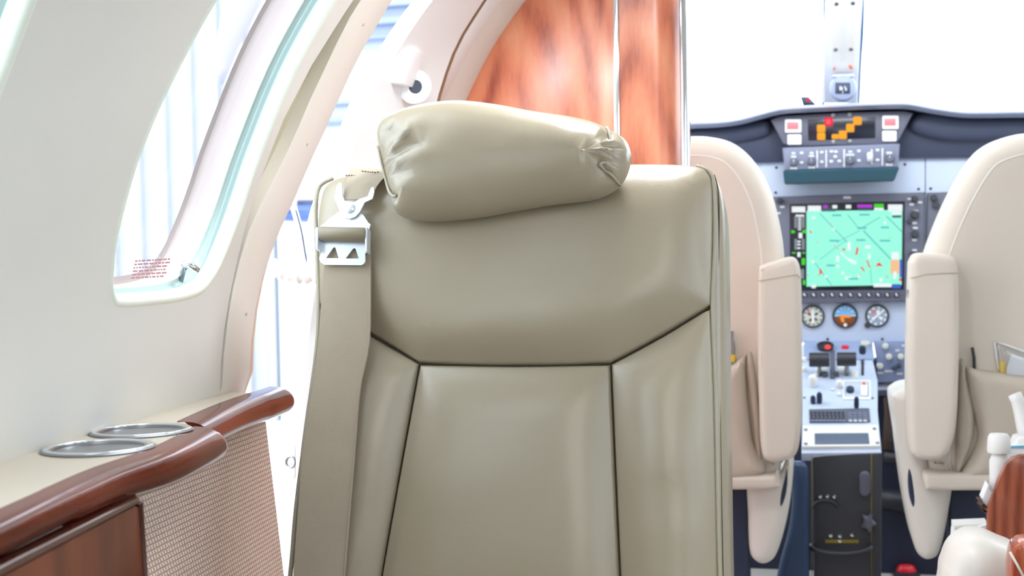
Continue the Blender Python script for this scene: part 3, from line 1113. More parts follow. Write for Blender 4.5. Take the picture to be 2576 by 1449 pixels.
# headrest roll
HB = 0.05
hl = sm([(960, 400), (953, 360), (958, 325), (985, 296), (1050, 270), (1150, 257), (1250, 266), (1350, 284), (1440, 297), (1500, 312), (1545, 332), (1576, 356), (1588, 392),
         (1582, 430), (1565, 462), (1528, 490), (1480, 505), (1400, 514), (1300, 530), (1200, 548), (1100, 557), (1040, 554), (1003, 540), (988, 515), (978, 470), (968, 430)], 5)
sr = [fs.px(x, y, HB) for x, y in cr_open([(1528, 325), (1540, 350), (1546, 390), (1540, 425), (1524, 440), (1545, 455), (1562, 470)], 5)]
sl = [fs.px(x, y, HB) for x, y in cr_open([(950, 352), (966, 400), (978, 455), (990, 490), (1006, 508), (1018, 502)], 5)]
pr = fs.px(1546, 410, HB); pl_ = fs.px(972, 440, HB)


def pdist(a, b, line):
    best = 9
    for p, q in zip(line[:-1], line[1:]):
        dx, dy = q[0] - p[0], q[1] - p[1]
        t = max(0, min(1, ((a - p[0]) * dx + (b - p[1]) * dy) / (dx * dx + dy * dy + 1e-12)))
        best = min(best, math.hypot(a - p[0] - t * dx, b - p[1] - t * dy))
    return best


def hdisp(a, b, d):
    w_ = min(d / 0.02, 1)
    h = -0.009 * math.exp(-(pdist(a, b, sr) / 0.0045) ** 2) - 0.008 * math.exp(-(pdist(a, b, sl) / 0.005) ** 2)
    for c, s in ((pr, 1), (pl_, -1)):
        dx, dy = a - c[0], b - c[1]
        r = math.hypot(dx, dy); an = math.atan2(dy, dx)
        h += 0.0045 * math.cos(an * 9 + 0.8 * s + 2 * noise.noise(Vector((an, 0, s)))) * math.exp(-((r - 0.03) / 0.045) ** 2)
    q = a * 0.55 + b * 0.85
    h += 0.005 * noise.noise(Vector((q * 22, (a - b) * 7, 1.7))) + 0.004 * noise.noise(Vector((a * 9, b * 9, 5)))
    return h * w_


head = puff('headrest', fs.loop(hl, HB), fs, 0.066, 0.05, M_LEATHER, seat, back=0.0, base=HB, rb=0.042, step=0.0055, disp=hdisp)


def hs(line, lift):
    bd = fs.loop(hl, HB); out = []
    for p in line:
        d = float(bdist([p], ccw(bd))[0]) if inside([p], bd)[0] else 0
        t = min(d / 0.066, 1)
        out.append(fs.to(p[0], p[1], HB + 0.05 * math.sqrt(1 - (1 - t) ** 2) + hdisp(p[0], p[1], d) + lift))
    return out


tube('piping', hs(sr[2:], 0.0035), 0.0018, M_PIPING, head)
tube('piping', hs(sl[3:-2], 0.003), 0.0018, M_PIPING, head)

# ------------------------------------------------------------------ shoulder belt hanging over the seat
def Z2(pts):
    return zz(770, 400, 4.829, pts)
belt = empty('shoulder_belt', fs.P(880, 1000, 0.03), 'beige shoulder belt with silver adjuster hanging down the seat back', 'seat belt')
def ribbon(name, Lp, Rp, hts, mat, parent, th=0.0016, curl=0.0015, n=40):
    a = cr_open(Lp, 6); b = cr_open(Rp, 6); hh = cr_open([(h, 0) for h in hts], 6)
    m = len(a); rows_f, vs, fcs = [], [], []
    k = 9
    for i in range(m):
        h = hh[min(i * len(hh) // m, len(hh) - 1)][0] if len(hh) != m else hh[i][0]
        A = fs.P(a[i][0], a[i][1], h); B = fs.P(b[i][0], b[i][1], h)
        for sgn in (0, 1):
            for j in range(k):
                t = j / (k - 1)
                vs.append(A.lerp(B, t) + fs.n * (curl * math.sin(math.pi * t) * (1 + 0.6 * noise.noise(Vector((i * 0.2, j * 0.5, 0)))) - th * sgn))
    w2 = 2 * k
    for i in range(m - 1):
        for j in range(k - 1):
            fcs.append((i * w2 + j, i * w2 + j + 1, (i + 1) * w2 + j + 1, (i + 1) * w2 + j))
            fcs.append((i * w2 + k + j + 1, i * w2 + k + j, (i + 1) * w2 + k + j, (i + 1) * w2 + k + j + 1))
        fcs.append((i * w2, (i + 1) * w2, (i + 1) * w2 + k, i * w2 + k))
        fcs.append((i * w2 + k - 1, i * w2 + w2 - 1, (i + 1) * w2 + w2 - 1, (i + 1) * w2 + k - 1))
    fcs.append(tuple(range(k)) + tuple(range(2 * k - 1, k - 1, -1)))
    o = (m - 1) * w2
    fcs.append(tuple(o + j for j in range(k)) + tuple(o + j for j in range(2 * k - 1, k - 1, -1)))
    return mk(name, vs, fcs, mat, parent, sharp=40)
st = ribbon('strap', [(812, 600), (815, 660), (808, 760), (799, 870), (781, 1000), (762, 1130), (748, 1300), (737, 1449), (720, 1655)],
            [(931, 600), (933, 660), (933, 760), (929, 870), (907, 980), (894, 1130), (880, 1300), (868, 1449), (850, 1655)],
            [0.037, 0.035, 0.034, 0.034, 0.034, 0.034, 0.034, 0.034, 0.034], M_WEB, belt)
tube('strap_edge', [fs.P(p[0] - 2, p[1], 0.0345) for p in cr_open([(933, 670), (933, 760), (929, 870), (907, 980), (894, 1130), (880, 1300), (868, 1449), (850, 1655)], 5)], 0.0013, M_WEB, st, seg=6)
an = ribbon('anchor_strap', [(863, 503), (866, 478), (870, 455), (876, 440), (884, 428), (892, 424)], [(938, 503), (943, 478), (958, 455), (975, 440), (988, 428), (990, 424)],
            [0.042, 0.038, 0.034, 0.026, 0.010, -0.02], M_WEB, belt, curl=0.002)
br = plate('upper_bracket', fs.loop(Z2([(345, 445), (365, 430), (372, 340), (402, 290), (437, 300), (442, 440), (475, 515), (590, 525), (650, 490), (752, 455), (772, 400), (795, 350), (826, 340),
                                        (832, 400), (815, 472), (800, 492), (715, 530), (660, 640), (600, 705), (530, 730), (470, 710), (415, 640), (370, 530), (345, 482)]), 0.045), [], fs, 0.0022, M_BUCKLE, belt, base=0.044)
c = fs.P(880, 524, 0.0462)
lathe('rivet', [(0, 0), (0.0068, 0), (0.0066, 0.0015), (0.005, 0.0026), (0, 0.003)], c, fs.n, M_BUCKLE, br)
ad = plate('adjuster', fs.loop(Z2([(240, 800), (300, 740), (410, 660), (520, 620), (640, 650), (680, 672), (722, 705), (772, 785), (802, 808), (788, 850), (755, 1000), (745, 1035), (762, 1060), (758, 1150),
                                   (735, 1160), (738, 1255), (718, 1288), (690, 1303), (240, 1298), (192, 1262), (178, 1222), (192, 1180), (216, 1130), (200, 1085), (205, 1020), (190, 880), (200, 820)]), 0.037),
           [fs.loop(Z2([(262, 1218), (350, 1090), (362, 1086), (376, 1092), (415, 1218)]), 0.037), fs.loop(Z2([(500, 1222), (590, 1102), (606, 1096), (620, 1104), (658, 1222)]), 0.037)],
           fs, 0.0022, M_BUCKLE, belt, base=0.0405)
ra, rb_ = fs.P(807.5, 588, 0.049), fs.P(921.5, 591, 0.049)
ax = (rb_ - ra)
lathe('webbing_roller', [(0, 0), (0.0082, 0), (0.009, 0.001), (0.009, ax.length - 0.001), (0.0082, ax.length), (0, ax.length)], ra, ax, M_ROLL, ad)
for (q0, q1) in (((142, 850), (184, 1120)), ((738, 855), (776, 1150))):
    slab('side_cheek', fs.loop(Z2([(q0[0], q0[1] + 30), (q0[0] + 14, q0[1]), (q1[0] - 10, q0[1]), (q1[0], q0[1] + 30), (q1[0] - 8, q1[1]), (q0[0] + 10, q1[1])]), 0.045), fs, 0.012, M_BUCKLE, ad, base=0.042, bev=0.001)
# printed tag on the anchor strap
ink = []
random.seed(11)
for r, (x0, y0, x1, y1) in enumerate([(872, 441, 942, 447), (912, 432, 955, 434)]):
    x = x0
    while x < x1:
        w_ = random.choice((3, 4, 5)); y = y0 + (y1 - y0) * (x - x0) / (x1 - x0) + random.uniform(-1, 1)
        ink.append([fs.px(x, y, 0.026), fs.px(x + w_, y + .5, 0.026), fs.px(x + w_, y + 3.4, 0.026), fs.px(x, y + 3, 0.026)]); x += w_ + 2.2
multi('printed_text', ink, fs, 0.0006, M_INK, an, base=0.0285)


# ================================================================== pilot seats
def pilot_seat(name, label, Yb, back, arm, skirt, pocket, fold, frame_px, slit, armtop, gus):
    fb = FY(Yb); fa = FY(Yb - 0.13); fk = FY(Yb - 0.03)
    r = empty(name, (fb.P(back[len(back) // 2][0], 1200).x, Yb + 0.15, 0.0), label, 'seat')
    b = puff('backrest', fb.loop(sm(back, 5)), fb, 0.05, 0.05, M_PILOT, r, back=0.03, rb=0.05, base=0.0, step=0.02)
    # rounded side border with piping on the edge
    lp = fb.loop(sm(back, 5))
    q = inset(lp, 0.045)
    tube('piping', [fb.to(a, b_, 0.0485) for a, b_ in resample(q, 0.02)], 0.0022, M_PILOTW, b, closed=True, seg=6)
    q = inset(lp, 0.004)
    tube('piping', [fb.to(a, b_, 0.004) for a, b_ in resample(q, 0.02)], 0.004, M_PILOTW, b, closed=True, seg=6)
    a = puff('armrest', fa.loop(sm(arm, 5)), fa, 0.016, 0.016, M_PILOT, r, back=0.085, base=-0.016, step=0.01,
             disp=lambda x, y, d: wob(x, y, d, 12, 0.0012))
    q = inset(fa.loop(sm(arm, 5)), 0.009)
    tube('stitch_line', [fa.to(x, y, -0.003) for x, y in resample(q, 0.015)], 0.0012, M_POCKET, a, closed=True, seg=5)
    tube('top_seam', [fa.P(x, y, 0.0) for x, y in armtop], 0.0014, M_POCKET, a, seg=5)
    s = puff('seat_side', fk.loop(sm(skirt, 5)), fk, 0.03, 0.03, M_PILOTW, r, back=0.14, base=-0.03, step=0.015)
    puff('side_slot', fk.loop(sm(slit, 4)), fk, 0.004, 0.003, M_NAVY, s, back=0.006, base=-0.004, step=0.006)
    p = puff('seat_pocket', fb.loop(sm(pocket, 5)), fb, 0.03, 0.035, M_POCKET, r, back=0.02, base=0.05, step=0.014,
             disp=lambda x, y, d: 0.012 * min(d / 0.03, 1) * noise.noise(Vector((x * 16 + y * 5, y * 4, 2))))
    puff('pocket_fold', fb.loop(sm(fold, 4)), fb, 0.01, 0.012, M_PILOT, p, back=0.06, base=0.075, step=0.012)
    puff('pocket_gusset', fb.loop(sm(gus, 4)), fb, 0.012, 0.018, M_POCKET, p, back=0.02, base=0.052, step=0.008)
    slab('seat_frame', [fb.px(*q) for q in frame_px] + [(fb.px(*frame_px[-1])[0], 0.0), (fb.px(*frame_px[0])[0], 0.0)], fb, 0.06, M_NAVY, r, base=-0.08, bev=0.006)
    return r


ls = pilot_seat('pilot_seat', 'beige leather pilot seat on the left, half hidden behind the passenger seat', 2.75,
    [(1428, 700), (1440, 520), (1500, 405), (1600, 352), (1728, 344), (1792, 346), (1850, 364), (1900, 410), (1938, 480), (1962, 570), (1973, 660), (1976, 800), (1972, 1000), (1962, 1190),
     (1930, 1212), (1700, 1214), (1470, 1210), (1436, 1100)],
    [(1908, 690), (1916, 668), (1950, 656), (1988, 646), (2006, 660), (2013, 700), (2016, 800), (2016, 1000), (2013, 1100), (2000, 1148), (1970, 1162), (1932, 1162), (1914, 1130), (1908, 1000), (1905, 850)],
    [(1880, 1214), (1920, 1200), (1962, 1196), (1984, 1140), (1993, 1180), (1988, 1260), (1972, 1340), (1950, 1405), (1925, 1424), (1900, 1418), (1884, 1390), (1880, 1300)],
    [(1640, 915), (1830, 908), (1858, 898), (1880, 888), (1881, 930), (1886, 1000), (1898, 1100), (1915, 1190), (1640, 1195)],
    [(1640, 1186), (1920, 1180), (1955, 1176), (1962, 1196), (1950, 1212), (1800, 1216), (1640, 1216)],
    [(1815, 1212), (1880, 1212)],
    [(1962, 1250), (1974, 1205), (1979, 1180), (1981, 1215), (1974, 1255), (1964, 1275)],
    [(1906, 706), (1960, 698), (2006, 690), (2012, 700)],
    [(1884, 884), (1896, 890), (1912, 1000), (1922, 1178), (1912, 1180), (1898, 1090), (1886, 980), (1880, 920)])
rs = pilot_seat('copilot_seat', 'pale leather copilot seat at the right edge, with a bag in its back pocket', 2.75,
    [(2318, 720), (2322, 650), (2335, 605), (2370, 520), (2412, 440), (2462, 376), (2530, 345), (2600, 335), (2700, 340), (2790, 390), (2850, 500), (2872, 650), (2876, 900), (2864, 1120), (2840, 1205),
     (2600, 1214), (2360, 1210), (2330, 1180), (2320, 1000), (2317, 850)],
    [(2290, 690), (2294, 655), (2310, 637), (2360, 638), (2396, 645), (2410, 670), (2414, 760), (2414, 900), (2408, 1060), (2392, 1130), (2370, 1156), (2330, 1160), (2300, 1150), (2288, 1110), (2284, 900)],
    [(2243, 1010), (2252, 988), (2284, 975), (2330, 985), (2340, 1120), (2350, 1205), (2396, 1216), (2388, 1300), (2368, 1390), (2348, 1412), (2322, 1410), (2302, 1380), (2282, 1290), (2268, 1200), (2256, 1100)],
    [(2430, 990), (2421, 930), (2432, 916), (2470, 925), (2576, 938), (2700, 940), (2800, 935), (2800, 1195), (2520, 1195), (2408, 1192), (2432, 1140), (2450, 1080)],
    [(2318, 1180), (2340, 1172), (2500, 1178), (2800, 1182), (2800, 1212), (2500, 1216), (2340, 1216), (2320, 1206)],
    [(2390, 1212), (2780, 1212)],
    [(2287, 1180), (2296, 1200), (2302, 1250), (2298, 1276), (2288, 1250), (2284, 1210)],
    [(2290, 700), (2330, 690), (2412, 686)],
    [(2408, 905), (2420, 912), (2428, 960), (2442, 1030), (2440, 1090), (2424, 1140), (2408, 1176), (2396, 1176), (2400, 1040)])
# things kept in the seat pockets
f = FY(2.69)
bt = empty('bottle', f.P(1838, 910), 'small grey bottle with a yellow band in the left seat pocket', 'bottle')
o = f.P(1838, 960, 0.0); k = (f.P(1838, 833) - o)
kl = k.length
lathe('bottle_body', [(0, 0), (0.009, 0), (0.0095, 0.01), (0.0095, kl * .68), (0.008, kl * .78), (0.006, kl * .84), (0.006, kl), (0, kl)], o, k, material('bottle_grey', (150, 146, 146), 0.4), bt, seg=18)
lathe('yellow_band', [(0.0098, kl * .40), (0.0101, kl * .41), (0.0101, kl * .53), (0.0098, kl * .54)], o, k, M_YEL, bt, seg=18)
tag(tube('dark_pen', [f.P(2452, 960), f.P(2450, 900), f.P(2446, 874)], 0.0032, M_BLACK), 'dark pen standing in the right seat pocket beside the clear bag', 'pen')
bag = empty('clear_bag', f.P(2540, 940), 'clear plastic bag standing in the copilot seat pocket', 'bag')
puff('bag_film', f.loop([(2502, 858), (2530, 868), (2620, 900), (2650, 960), (2640, 1000), (2530, 1000), (2512, 930)]), f, 0.02, 0.012, M_BAG, bag, back=0.0, rb=0.01, base=-0.005, step=0.012)
tube('bag_seam', [f.P(x, y, -0.004) for x, y in ((2512, 930), (2502, 860), (2530, 868), (2620, 900), (2650, 960))], 0.0022, M_PAPER, bag, seg=6)
tag(slab('paper_card', f.loop([(2545, 890), (2620, 915), (2620, 960), (2530, 950), (2533, 928)]), f, 0.003, M_PAPER, None, base=-0.008), 'white paper card inside the clear bag', 'paper')
tag(slab('yellow_marker', f.loop([(2513, 908), (2530, 912), (2531, 940), (2515, 938)]), f, 0.006, M_YEL, None, base=-0.010), 'yellow tab inside the clear bag', 'marker')

# ================================================================== instrument panel
YP = 3.45
fp = FY(YP)
ip = empty('instrument_panel', (fp.P(2116, 900).x, YP, 0.4), 'pale blue-grey cockpit instrument panel between the pilot seats', 'instrument panel')
def C1(pts): return zz(1700, 0, 2.787, pts)
def C2(pts): return zz(1880, 440, 3.293, pts)
def C3(pts): return zz(1920, 250, 6.3, pts)
def C4(pts): return zz(2000, 830, 4.527, pts)
pf = slab('panel_face', fp.loop([(1600, 416), (1895, 409), (2270, 397), (2900, 392), (2900, 862), (2010, 862), (1600, 870)]), fp, 0.012, M_PANEL, ip, base=-0.012)
tube('panel_joint', [fp.P(2328, 399, 0.0), fp.P(2328, 490, 0.0)], 0.0012, M_BEZEL, ip, seg=6)
for i, (x, y) in enumerate(C1([(705, 1175), (1607, 1152), (1703, 1325), (1787, 1322), (700, 1350)]) + C2([(665, 1360), (1118, 1360)]) + [(1992, 860)]):
    lathe('screw', [(0, 0), (0.0036, 0), (0.0036, 0.002), (0.002, 0.003), (0, 0.003)], fp.P(x, y, 0.0), fp.n, M_CHAR, ip, seg=10)
# glareshield
fg = FY(3.32)
gs = empty('glareshield', (fg.P(2116, 300).x, 3.6, fg.P(2116, 300).z), 'dark glareshield hood with a pale padded lip over the instrument panel', 'glareshield')
topc = C1([(-400, 880), (60, 862), (110, 855), (300, 850), (450, 830), (600, 790), (750, 755), (1000, 740), (1300, 725), (1550, 717), (1650, 722), (1800, 750), (2000, 778), (2200, 780), (2441, 776), (3300, 772)])
botc = C1([(-400, 908), (60, 890), (110, 885), (300, 876), (450, 856), (600, 817), (750, 782), (1000, 767), (1300, 752), (1550, 745), (1650, 750), (1800, 779), (2000, 806), (2200, 809), (2441, 806), (3300, 802)])
tp = even([fg.P(*q) for q in cr_open(topc, 4)], 90); bp = even([fg.P(*q) for q in cr_open(botc, 4)], 90)
V3 = lambda x, y, z: Vector((x, y, z))
lip = [[p + V3(0, .02, -.004) for p in bp], [p + V3(0, 0.004, 0) for p in bp], [a.lerp(b, .7) + V3(0, -.008, 0) for a, b in zip(tp, bp)], [a.lerp(b, .3) + V3(0, -.008, 0) for a, b in zip(tp, bp)],
       [p + V3(0, .002, 0) for p in tp], [p + V3(0, .02, 0.004) for p in tp]]
loft('padded_lip', lip, M_GLIP, gs, sharp=70)
loft('hood_top', [[p + V3(0, .018, 0.003) for p in tp], [p + V3(0, .2, 0.012) for p in tp], [p + V3(0, .62, 0.0) for p in tp], [p + V3(0, .62, -0.1) for p in tp]], M_GLARE, gs)
fh = FY(3.435)
hoodb = [fh.P(*q) for q in [(1590, 418), (1895, 409), (2270, 397), (2900, 392)]]
hb = even(hoodb, 90)
loft('hood_back', [[p + V3(0, .02, -.002) for p in bp], [p + V3(0, .1, 0.0) for p in bp], [a.lerp(b, .5) + V3(0, -0.02, 0) for a, b in zip([p + V3(0, .1, 0) for p in bp], hb)], hb], M_GLARE, gs, sharp=70)
# rounded instrument brows either side of the centre panel
f = FY(3.38)
for pts in ([(1600, 322), (1741, 320), (1850, 312), (1925, 300), (1938, 318), (1930, 338), (1880, 352), (1800, 362), (1741, 350), (1600, 355)],
            [(2300, 292), (2340, 280), (2420, 291), (2576, 292), (2700, 292), (2700, 350), (2576, 350), (2460, 352), (2380, 350), (2312, 336), (2290, 320)]):
    puff('instrument_brow', f.loop(sm(pts, 4)), f, 0.03, 0.02, M_GLARE, gs, back=0.06, base=-0.02, step=0.02)

# annunciator panel with lit tiles
f = FY(3.36)
ap = empty('annunciator_panel', f.P(2116, 362), 'grey warning light panel with lit amber and red tiles under the glareshield', 'warning panel')
bz = slab('bezel', f.loop([(1939, 302), (1960, 292), (2120, 283), (2275, 279), (2297, 285), (2260, 355), (2250, 363), (1985, 368), (1970, 360)]), f, 0.03, M_BEZEL, ap, base=-0.03, bev=0.004)
slab('light_screen', f.loop(C3([(705, 325), (1775, 280), (1775, 610), (715, 650)])), f, 0.003, M_SCREEN, ap, base=0.0, bev=0.001)
def tile(nm, x0, y0, x1, y1, m):
    return slab(nm, f.loop(C3(rrect(x0, y0, x1, y1, 22))), f, 0.0012, m, ap, base=0.0028, bev=0.0004)
t = tile('warning_tile', 968, 288, 1104, 424, M_RED); t['label'] = 'lit red warning tile'
slab('tile_core', f.loop(C3(rrect(995, 318, 1072, 396, 14))), f, 0.0008, M_PINK, t, base=0.0038, bev=0.0003)
for (a, b, c, d) in ((850, 402, 985, 524), (852, 530, 985, 648), (1083, 552, 1195, 632), (1195, 497, 1325, 632), (1312, 388, 1443, 522), (1425, 276, 1560, 408)):
    t = tile('caution_tile', a, b, c, d, M_ORANGE); t['label'] = 'lit amber caution tile'
for (a, b, c, d) in ((345, 320, 606, 530), (1885, 262, 2145, 474)):
    k = slab('warning_button', f.loop(C3(rrect(a, b, c, d, 20))), f, 0.008, M_WHITE, ap, bev=0.002)
    slab('red_legend', f.loop(C3(rrect(a + 30, b + 45, c - 45, d - 50, 8))), f, 0.0008, M_REDTILE, k, base=0.008, bev=0.0003)
for (a, b, c, d) in ((385, 560, 606, 722), (1885, 502, 2110, 670)):
    k = slab('white_button', f.loop(C3(rrect(a, b, c, d, 20))), f, 0.008, M_WHITE, ap, bev=0.002)
    multi('grey_legend', [f.loop(C3(rect(a + 60, b + 60, a + 95, d - 50))), f.loop(C3(rect(a + 125, b + 60, a + 160, d - 50)))], f, 0.0006, M_KEY, k, base=0.008)
for (x, y) in C3([(1108, 250), (1370, 240), (1110, 676), (1375, 667)]):
    lathe('screw', [(0, 0), (0.0055, 0), (0.005, 0.0025), (0, 0.003)], f.P(x, y), f.n, M_STEEL, ap, seg=14)

# autopilot controller
f = FY(3.33)
ac = empty('autopilot_controller', f.P(2116, 455), 'grey controller with small knobs and a teal lower lip beneath the warning panel', 'controller')
slab('controller_face', f.loop(C3([(302, 770), (345, 762), (2150, 700), (2168, 705), (2140, 1075), (340, 1122)])), f, 0.05, M_APFACE, ac, base=-0.05, bev=0.004)
lo = C3([(335, 1122), (2142, 1075), (2146, 1105), (2085, 1268), (335, 1322), (318, 1155)])
A = [f.P(*q) for q in (lo[0], lo[1])]; B = [f.P(*q) for q in (lo[5], lo[2])]; D = [f.P(*q, ) for q in (lo[4], lo[3])]
b3 = lambda L, y: [p + V3(0, y, 0) for p in even(L, 6)]
loft('lower_lip', [b3(A, 0.0), b3(B, -0.012), b3(D, 0.0), b3(D, 0.09), b3(A, 0.09)], M_TEAL, ac, sharp=30)
for x, y0, y1 in ((855, 812, 1085), (998, 805, 1082), (1283, 790, 1075), (1720, 790, 1030), (1888, 772, 1050)):
    slab('divider_bar', f.loop(C3(rect(x - 14, y0, x + 14, y1))), f, 0.003, M_KEY, ac, bev=0.001)
for x, y, r in ((482, 995, 62), (762, 985, 62), (1375, 965, 68), (2005, 935, 66)):
    rr = r / 6.3 * 3.28 / 3200
    k = lathe('knob', [(0, 0), (rr, 0), (rr * .95, 0.012), (rr * .8, 0.014), (0, 0.014)], f.P(*C3([(x, y)])[0]), f.n, M_BEZEL, ac, seg=20)
    slab('pointer', f.loop(C3(rect(x - 6, y - 48, x + 6, y - 8)), 0.014), f, 0.0008, M_KEY, k, base=0.014, bev=0.0003)
rr = 0.012
lathe('pitch_wheel', [(0, -0.007), (rr, -0.007), (rr + .002, -0.004), (rr + .002, 0.004), (rr, 0.007), (0, 0.007)], f.P(*C3([(1690, 920)])[0]), (1, 0, 0), M_KEY, ac, seg=20)
for x, y, w_, h_ in ((480, 855, 60, 34), (482, 910, 80, 34), (482, 1092, 110, 34), (766, 850, 60, 34), (765, 898, 84, 34), (768, 1080, 110, 34), (1380, 830, 60, 34), (1376, 880, 130, 34),
                 (1995, 850, 92, 40), (1998, 1036, 108, 40)):
    slab('label_plate', f.loop(C3(rect(x - w_ / 2, y - h_ / 2, x + w_ / 2, y + h_ / 2))), f, 0.0008, M_KEY, ac, bev=0.0003)
for x, y in ((612, 852), (608, 1004), (928, 842), (928, 992), (1142, 908), (1078, 985), (1207, 980), (1150, 832), (1516, 820), (1516, 970), (1812, 806), (1812, 962), (1080, 828)):
    slab('push_button', f.loop(C3(rrect(x - 30, y - 22, x + 30, y + 22, 12))), f, 0.003, M_KEY, ac, bev=0.001)

# big display
f = FY(3.44)
dp = empty('map_display', f.P(2130, 757), 'large square cockpit display showing a bright green map', 'display')
slab('bezel', f.loop([(1930, 496), (2326, 484), (2320, 757), (1944, 765)]), f, 0.02, M_BEZEL, dp, base=-0.005, bev=0.004)
sc = slab('screen', f.loop([(1986, 513), (2276, 506), (2274, 728), (1988, 731)], 0.016), f, 0.002, M_SCREEN, dp, base=0.015, bev=0.0006)
H0 = 0.0172
def D2(l): return f.loop(C2(l), H0)
slab('map_area', D2([(490, 300), (1284, 290), (1278, 912), (490, 925)]), f, 0.0004, M_MAP, sc, base=H0, bev=0.0001)
def line2(p, q, w_):
    dx, dy = q[0] - p[0], q[1] - p[1]; L = math.hypot(dx, dy); nx, ny = -dy / L * w_, dx / L * w_
    return [(p[0] + nx, p[1] + ny), (q[0] + nx, q[1] + ny), (q[0] - nx, q[1] - ny), (p[0] - nx, p[1] - ny)]
multi('airway_lines', [D2(line2(a, b, w_)) for a, b, w_ in (((600, 320), (830, 560), 4), ((830, 330), (930, 450), 4), ((960, 460), (1190, 700), 6), ((1150, 340), (1280, 470), 5), ((560, 730), (700, 915), 4),
      ((930, 450), (1100, 350), 4), ((930, 460), (740, 560), 3), ((600, 700), (820, 540), 3), ((1020, 780), (1030, 900), 3))], f, 0.0003, M_MAPLINE, sc, base=H0 + .0004)
multi('place_marks', [D2(rrect(x - w_, y - 8, x + w_, y + 8, 7)) for x, y, w_ in ((740, 335, 40), (950, 440, 40), (720, 545, 42), (940, 540, 40), (1140, 545, 45), (690, 750, 36), (1140, 435, 36), (970, 330, 44), (880, 860, 40))],
      f, 0.0003, M_MAPLINE, sc, base=H0 + .0004)
multi('red_marks', [D2(l) for l in ([(510, 455), (525, 462), (540, 490), (520, 480)], [(905, 600), (922, 602), (912, 660), (893, 662), (900, 630)], [(1060, 755), (1090, 722), (1125, 755)],
      [(985, 705), (1000, 708), (1010, 745), (1030, 768), (1005, 762)], [(595, 775), (612, 780), (625, 815), (605, 822), (580, 850), (598, 815)], [(785, 610), (805, 605), (812, 625), (795, 628)],
      [(935, 765), (952, 760), (980, 805), (960, 795)], [(680, 395), (695, 410), (688, 418)], [(715, 575), (730, 590), (722, 600)], [(1140, 825), (1175, 850), (1160, 850)], [(1180, 510), (1190, 520), (1182, 530)],
      [(745, 600), (757, 612), (748, 622)], [(575, 548), (587, 556), (578, 566)], [(1255, 855), (1278, 855), (1278, 880), (1258, 880)], [(500, 820), (512, 840), (500, 838)], [(925, 820), (940, 825), (932, 850)])],
      f, 0.0003, M_RLIT, sc, base=H0 + .0008)
multi('white_marks', [D2(l) for l in ([(770, 640), (790, 650), (830, 690), (870, 700), (900, 715), (905, 735), (880, 742), (850, 720), (815, 690), (780, 660)], rrect(830, 555, 855, 630, 8), rrect(975, 585, 1020, 610, 8),
      rrect(735, 670, 760, 720, 8), rrect(1000, 650, 1020, 700, 8), rrect(780, 800, 800, 825, 6), rrect(810, 840, 835, 868, 8), rrect(915, 825, 935, 850, 6), rrect(845, 835, 860, 855, 5), rrect(535, 345, 565, 365, 6),
      rrect(705, 440, 725, 460, 6), rrect(1130, 385, 1150, 405, 5), rrect(530, 710, 555, 730, 6), rrect(640, 830, 660, 850, 5), rrect(740, 745, 760, 770, 6), rrect(530, 910, 568, 938, 6))], f, 0.0003, M_WLIT, sc, base=H0 + .0008)
for l_ in [D2(l) for l in (rect(368, 262, 480, 310), rect(500, 255, 610, 300), rect(705, 250, 745, 278), rect(815, 248, 860, 278), rect(1050, 272, 1130, 292), rect(1165, 245, 1285, 300), rect(1195, 305, 1275, 330),
      rect(425, 480, 455, 525), rect(1195, 640, 1255, 700), rect(1210, 800, 1235, 860), rect(1095, 855, 1120, 885), rect(1045, 900, 1195, 930), rect(400, 330, 470, 345), rect(415, 640, 440, 680))]: multi('readout', [l_], f, 0.0003, M_WLIT, sc, base=H0 + .0008)
multi('engine_scales', [D2(l) for l in (rect(390, 345, 412, 440), rect(452, 345, 474, 440), rect(390, 530, 412, 620), rect(452, 530, 474, 620), rect(440, 780, 470, 860))] , f, 0.0003, M_GREYLIT, sc, base=H0 + .0004)
multi('engine_ticks', [D2(rect(420, y, 446, y + 9)) for y in range(352, 450, 16)] + [D2(rect(415, y, 440, y + 14)) for y in (545, 570, 600)], f, 0.0003, M_WLIT, sc, base=H0 + .0004)
multi('green_screen_text', [D2(l) for l in ([(365, 455), (395, 465), (395, 480), (365, 485)], [(455, 462), (485, 450), (485, 485), (455, 478)], rect(450, 690, 478, 745), rect(370, 640, 400, 652), rect(455, 640, 480, 652), rect(1050, 240, 1130, 268), rect(460, 870, 480, 910))],
      f, 0.0003, M_GLIT, sc, base=H0 + .0006)
multi('magenta_screen_text', [D2(l) for l in (rect(630, 250, 665, 275), rect(910, 245, 1035, 272))], f, 0.0003, M_MLIT, sc, base=H0 + .0006)
for l_ in [D2(l) for l in (rect(612, 285, 728, 302), rect(918, 280, 1030, 296), rect(1200, 335, 1275, 355))]: multi('dark_readout', [l_], f, 0.0003, M_TEAL, sc, base=H0 + .0012)
multi('terrain_scale', [D2([(1185, 705), (1260, 705), (1260, 820), (1185, 820)])], f, 0.0003, material('screen_peach', (246, 196, 150), emit=0.9), sc, base=H0 + .0006)
multi('blue_screen_text', [D2(l) for l in (rect(1262, 700, 1284, 850), rect(1200, 905, 1270, 940))], f, 0.0003, M_BLIT, sc, base=H0 + .0006)
HB_ = 0.015
for k in range(11):
    x, y = C2([(474 + 76.2 * k, 992)])[0]
    slab('softkey', f.loop(rrect(x - 7, y - 6, x + 7, y + 6, 3), HB_), f, 0.004, M_CHAR, dp, base=HB_, bev=0.001)
    slab('key_legend', f.loop([(x - 4, y - 3), (x, y - 4), (x + 4, y + 4), (x - 2, y + 3)], HB_), f, 0.0005, M_KEY, dp.children[-1] if False else bpy.data.objects[SC.collection.objects[-1].name], base=HB_ + .004, bev=0.0002)
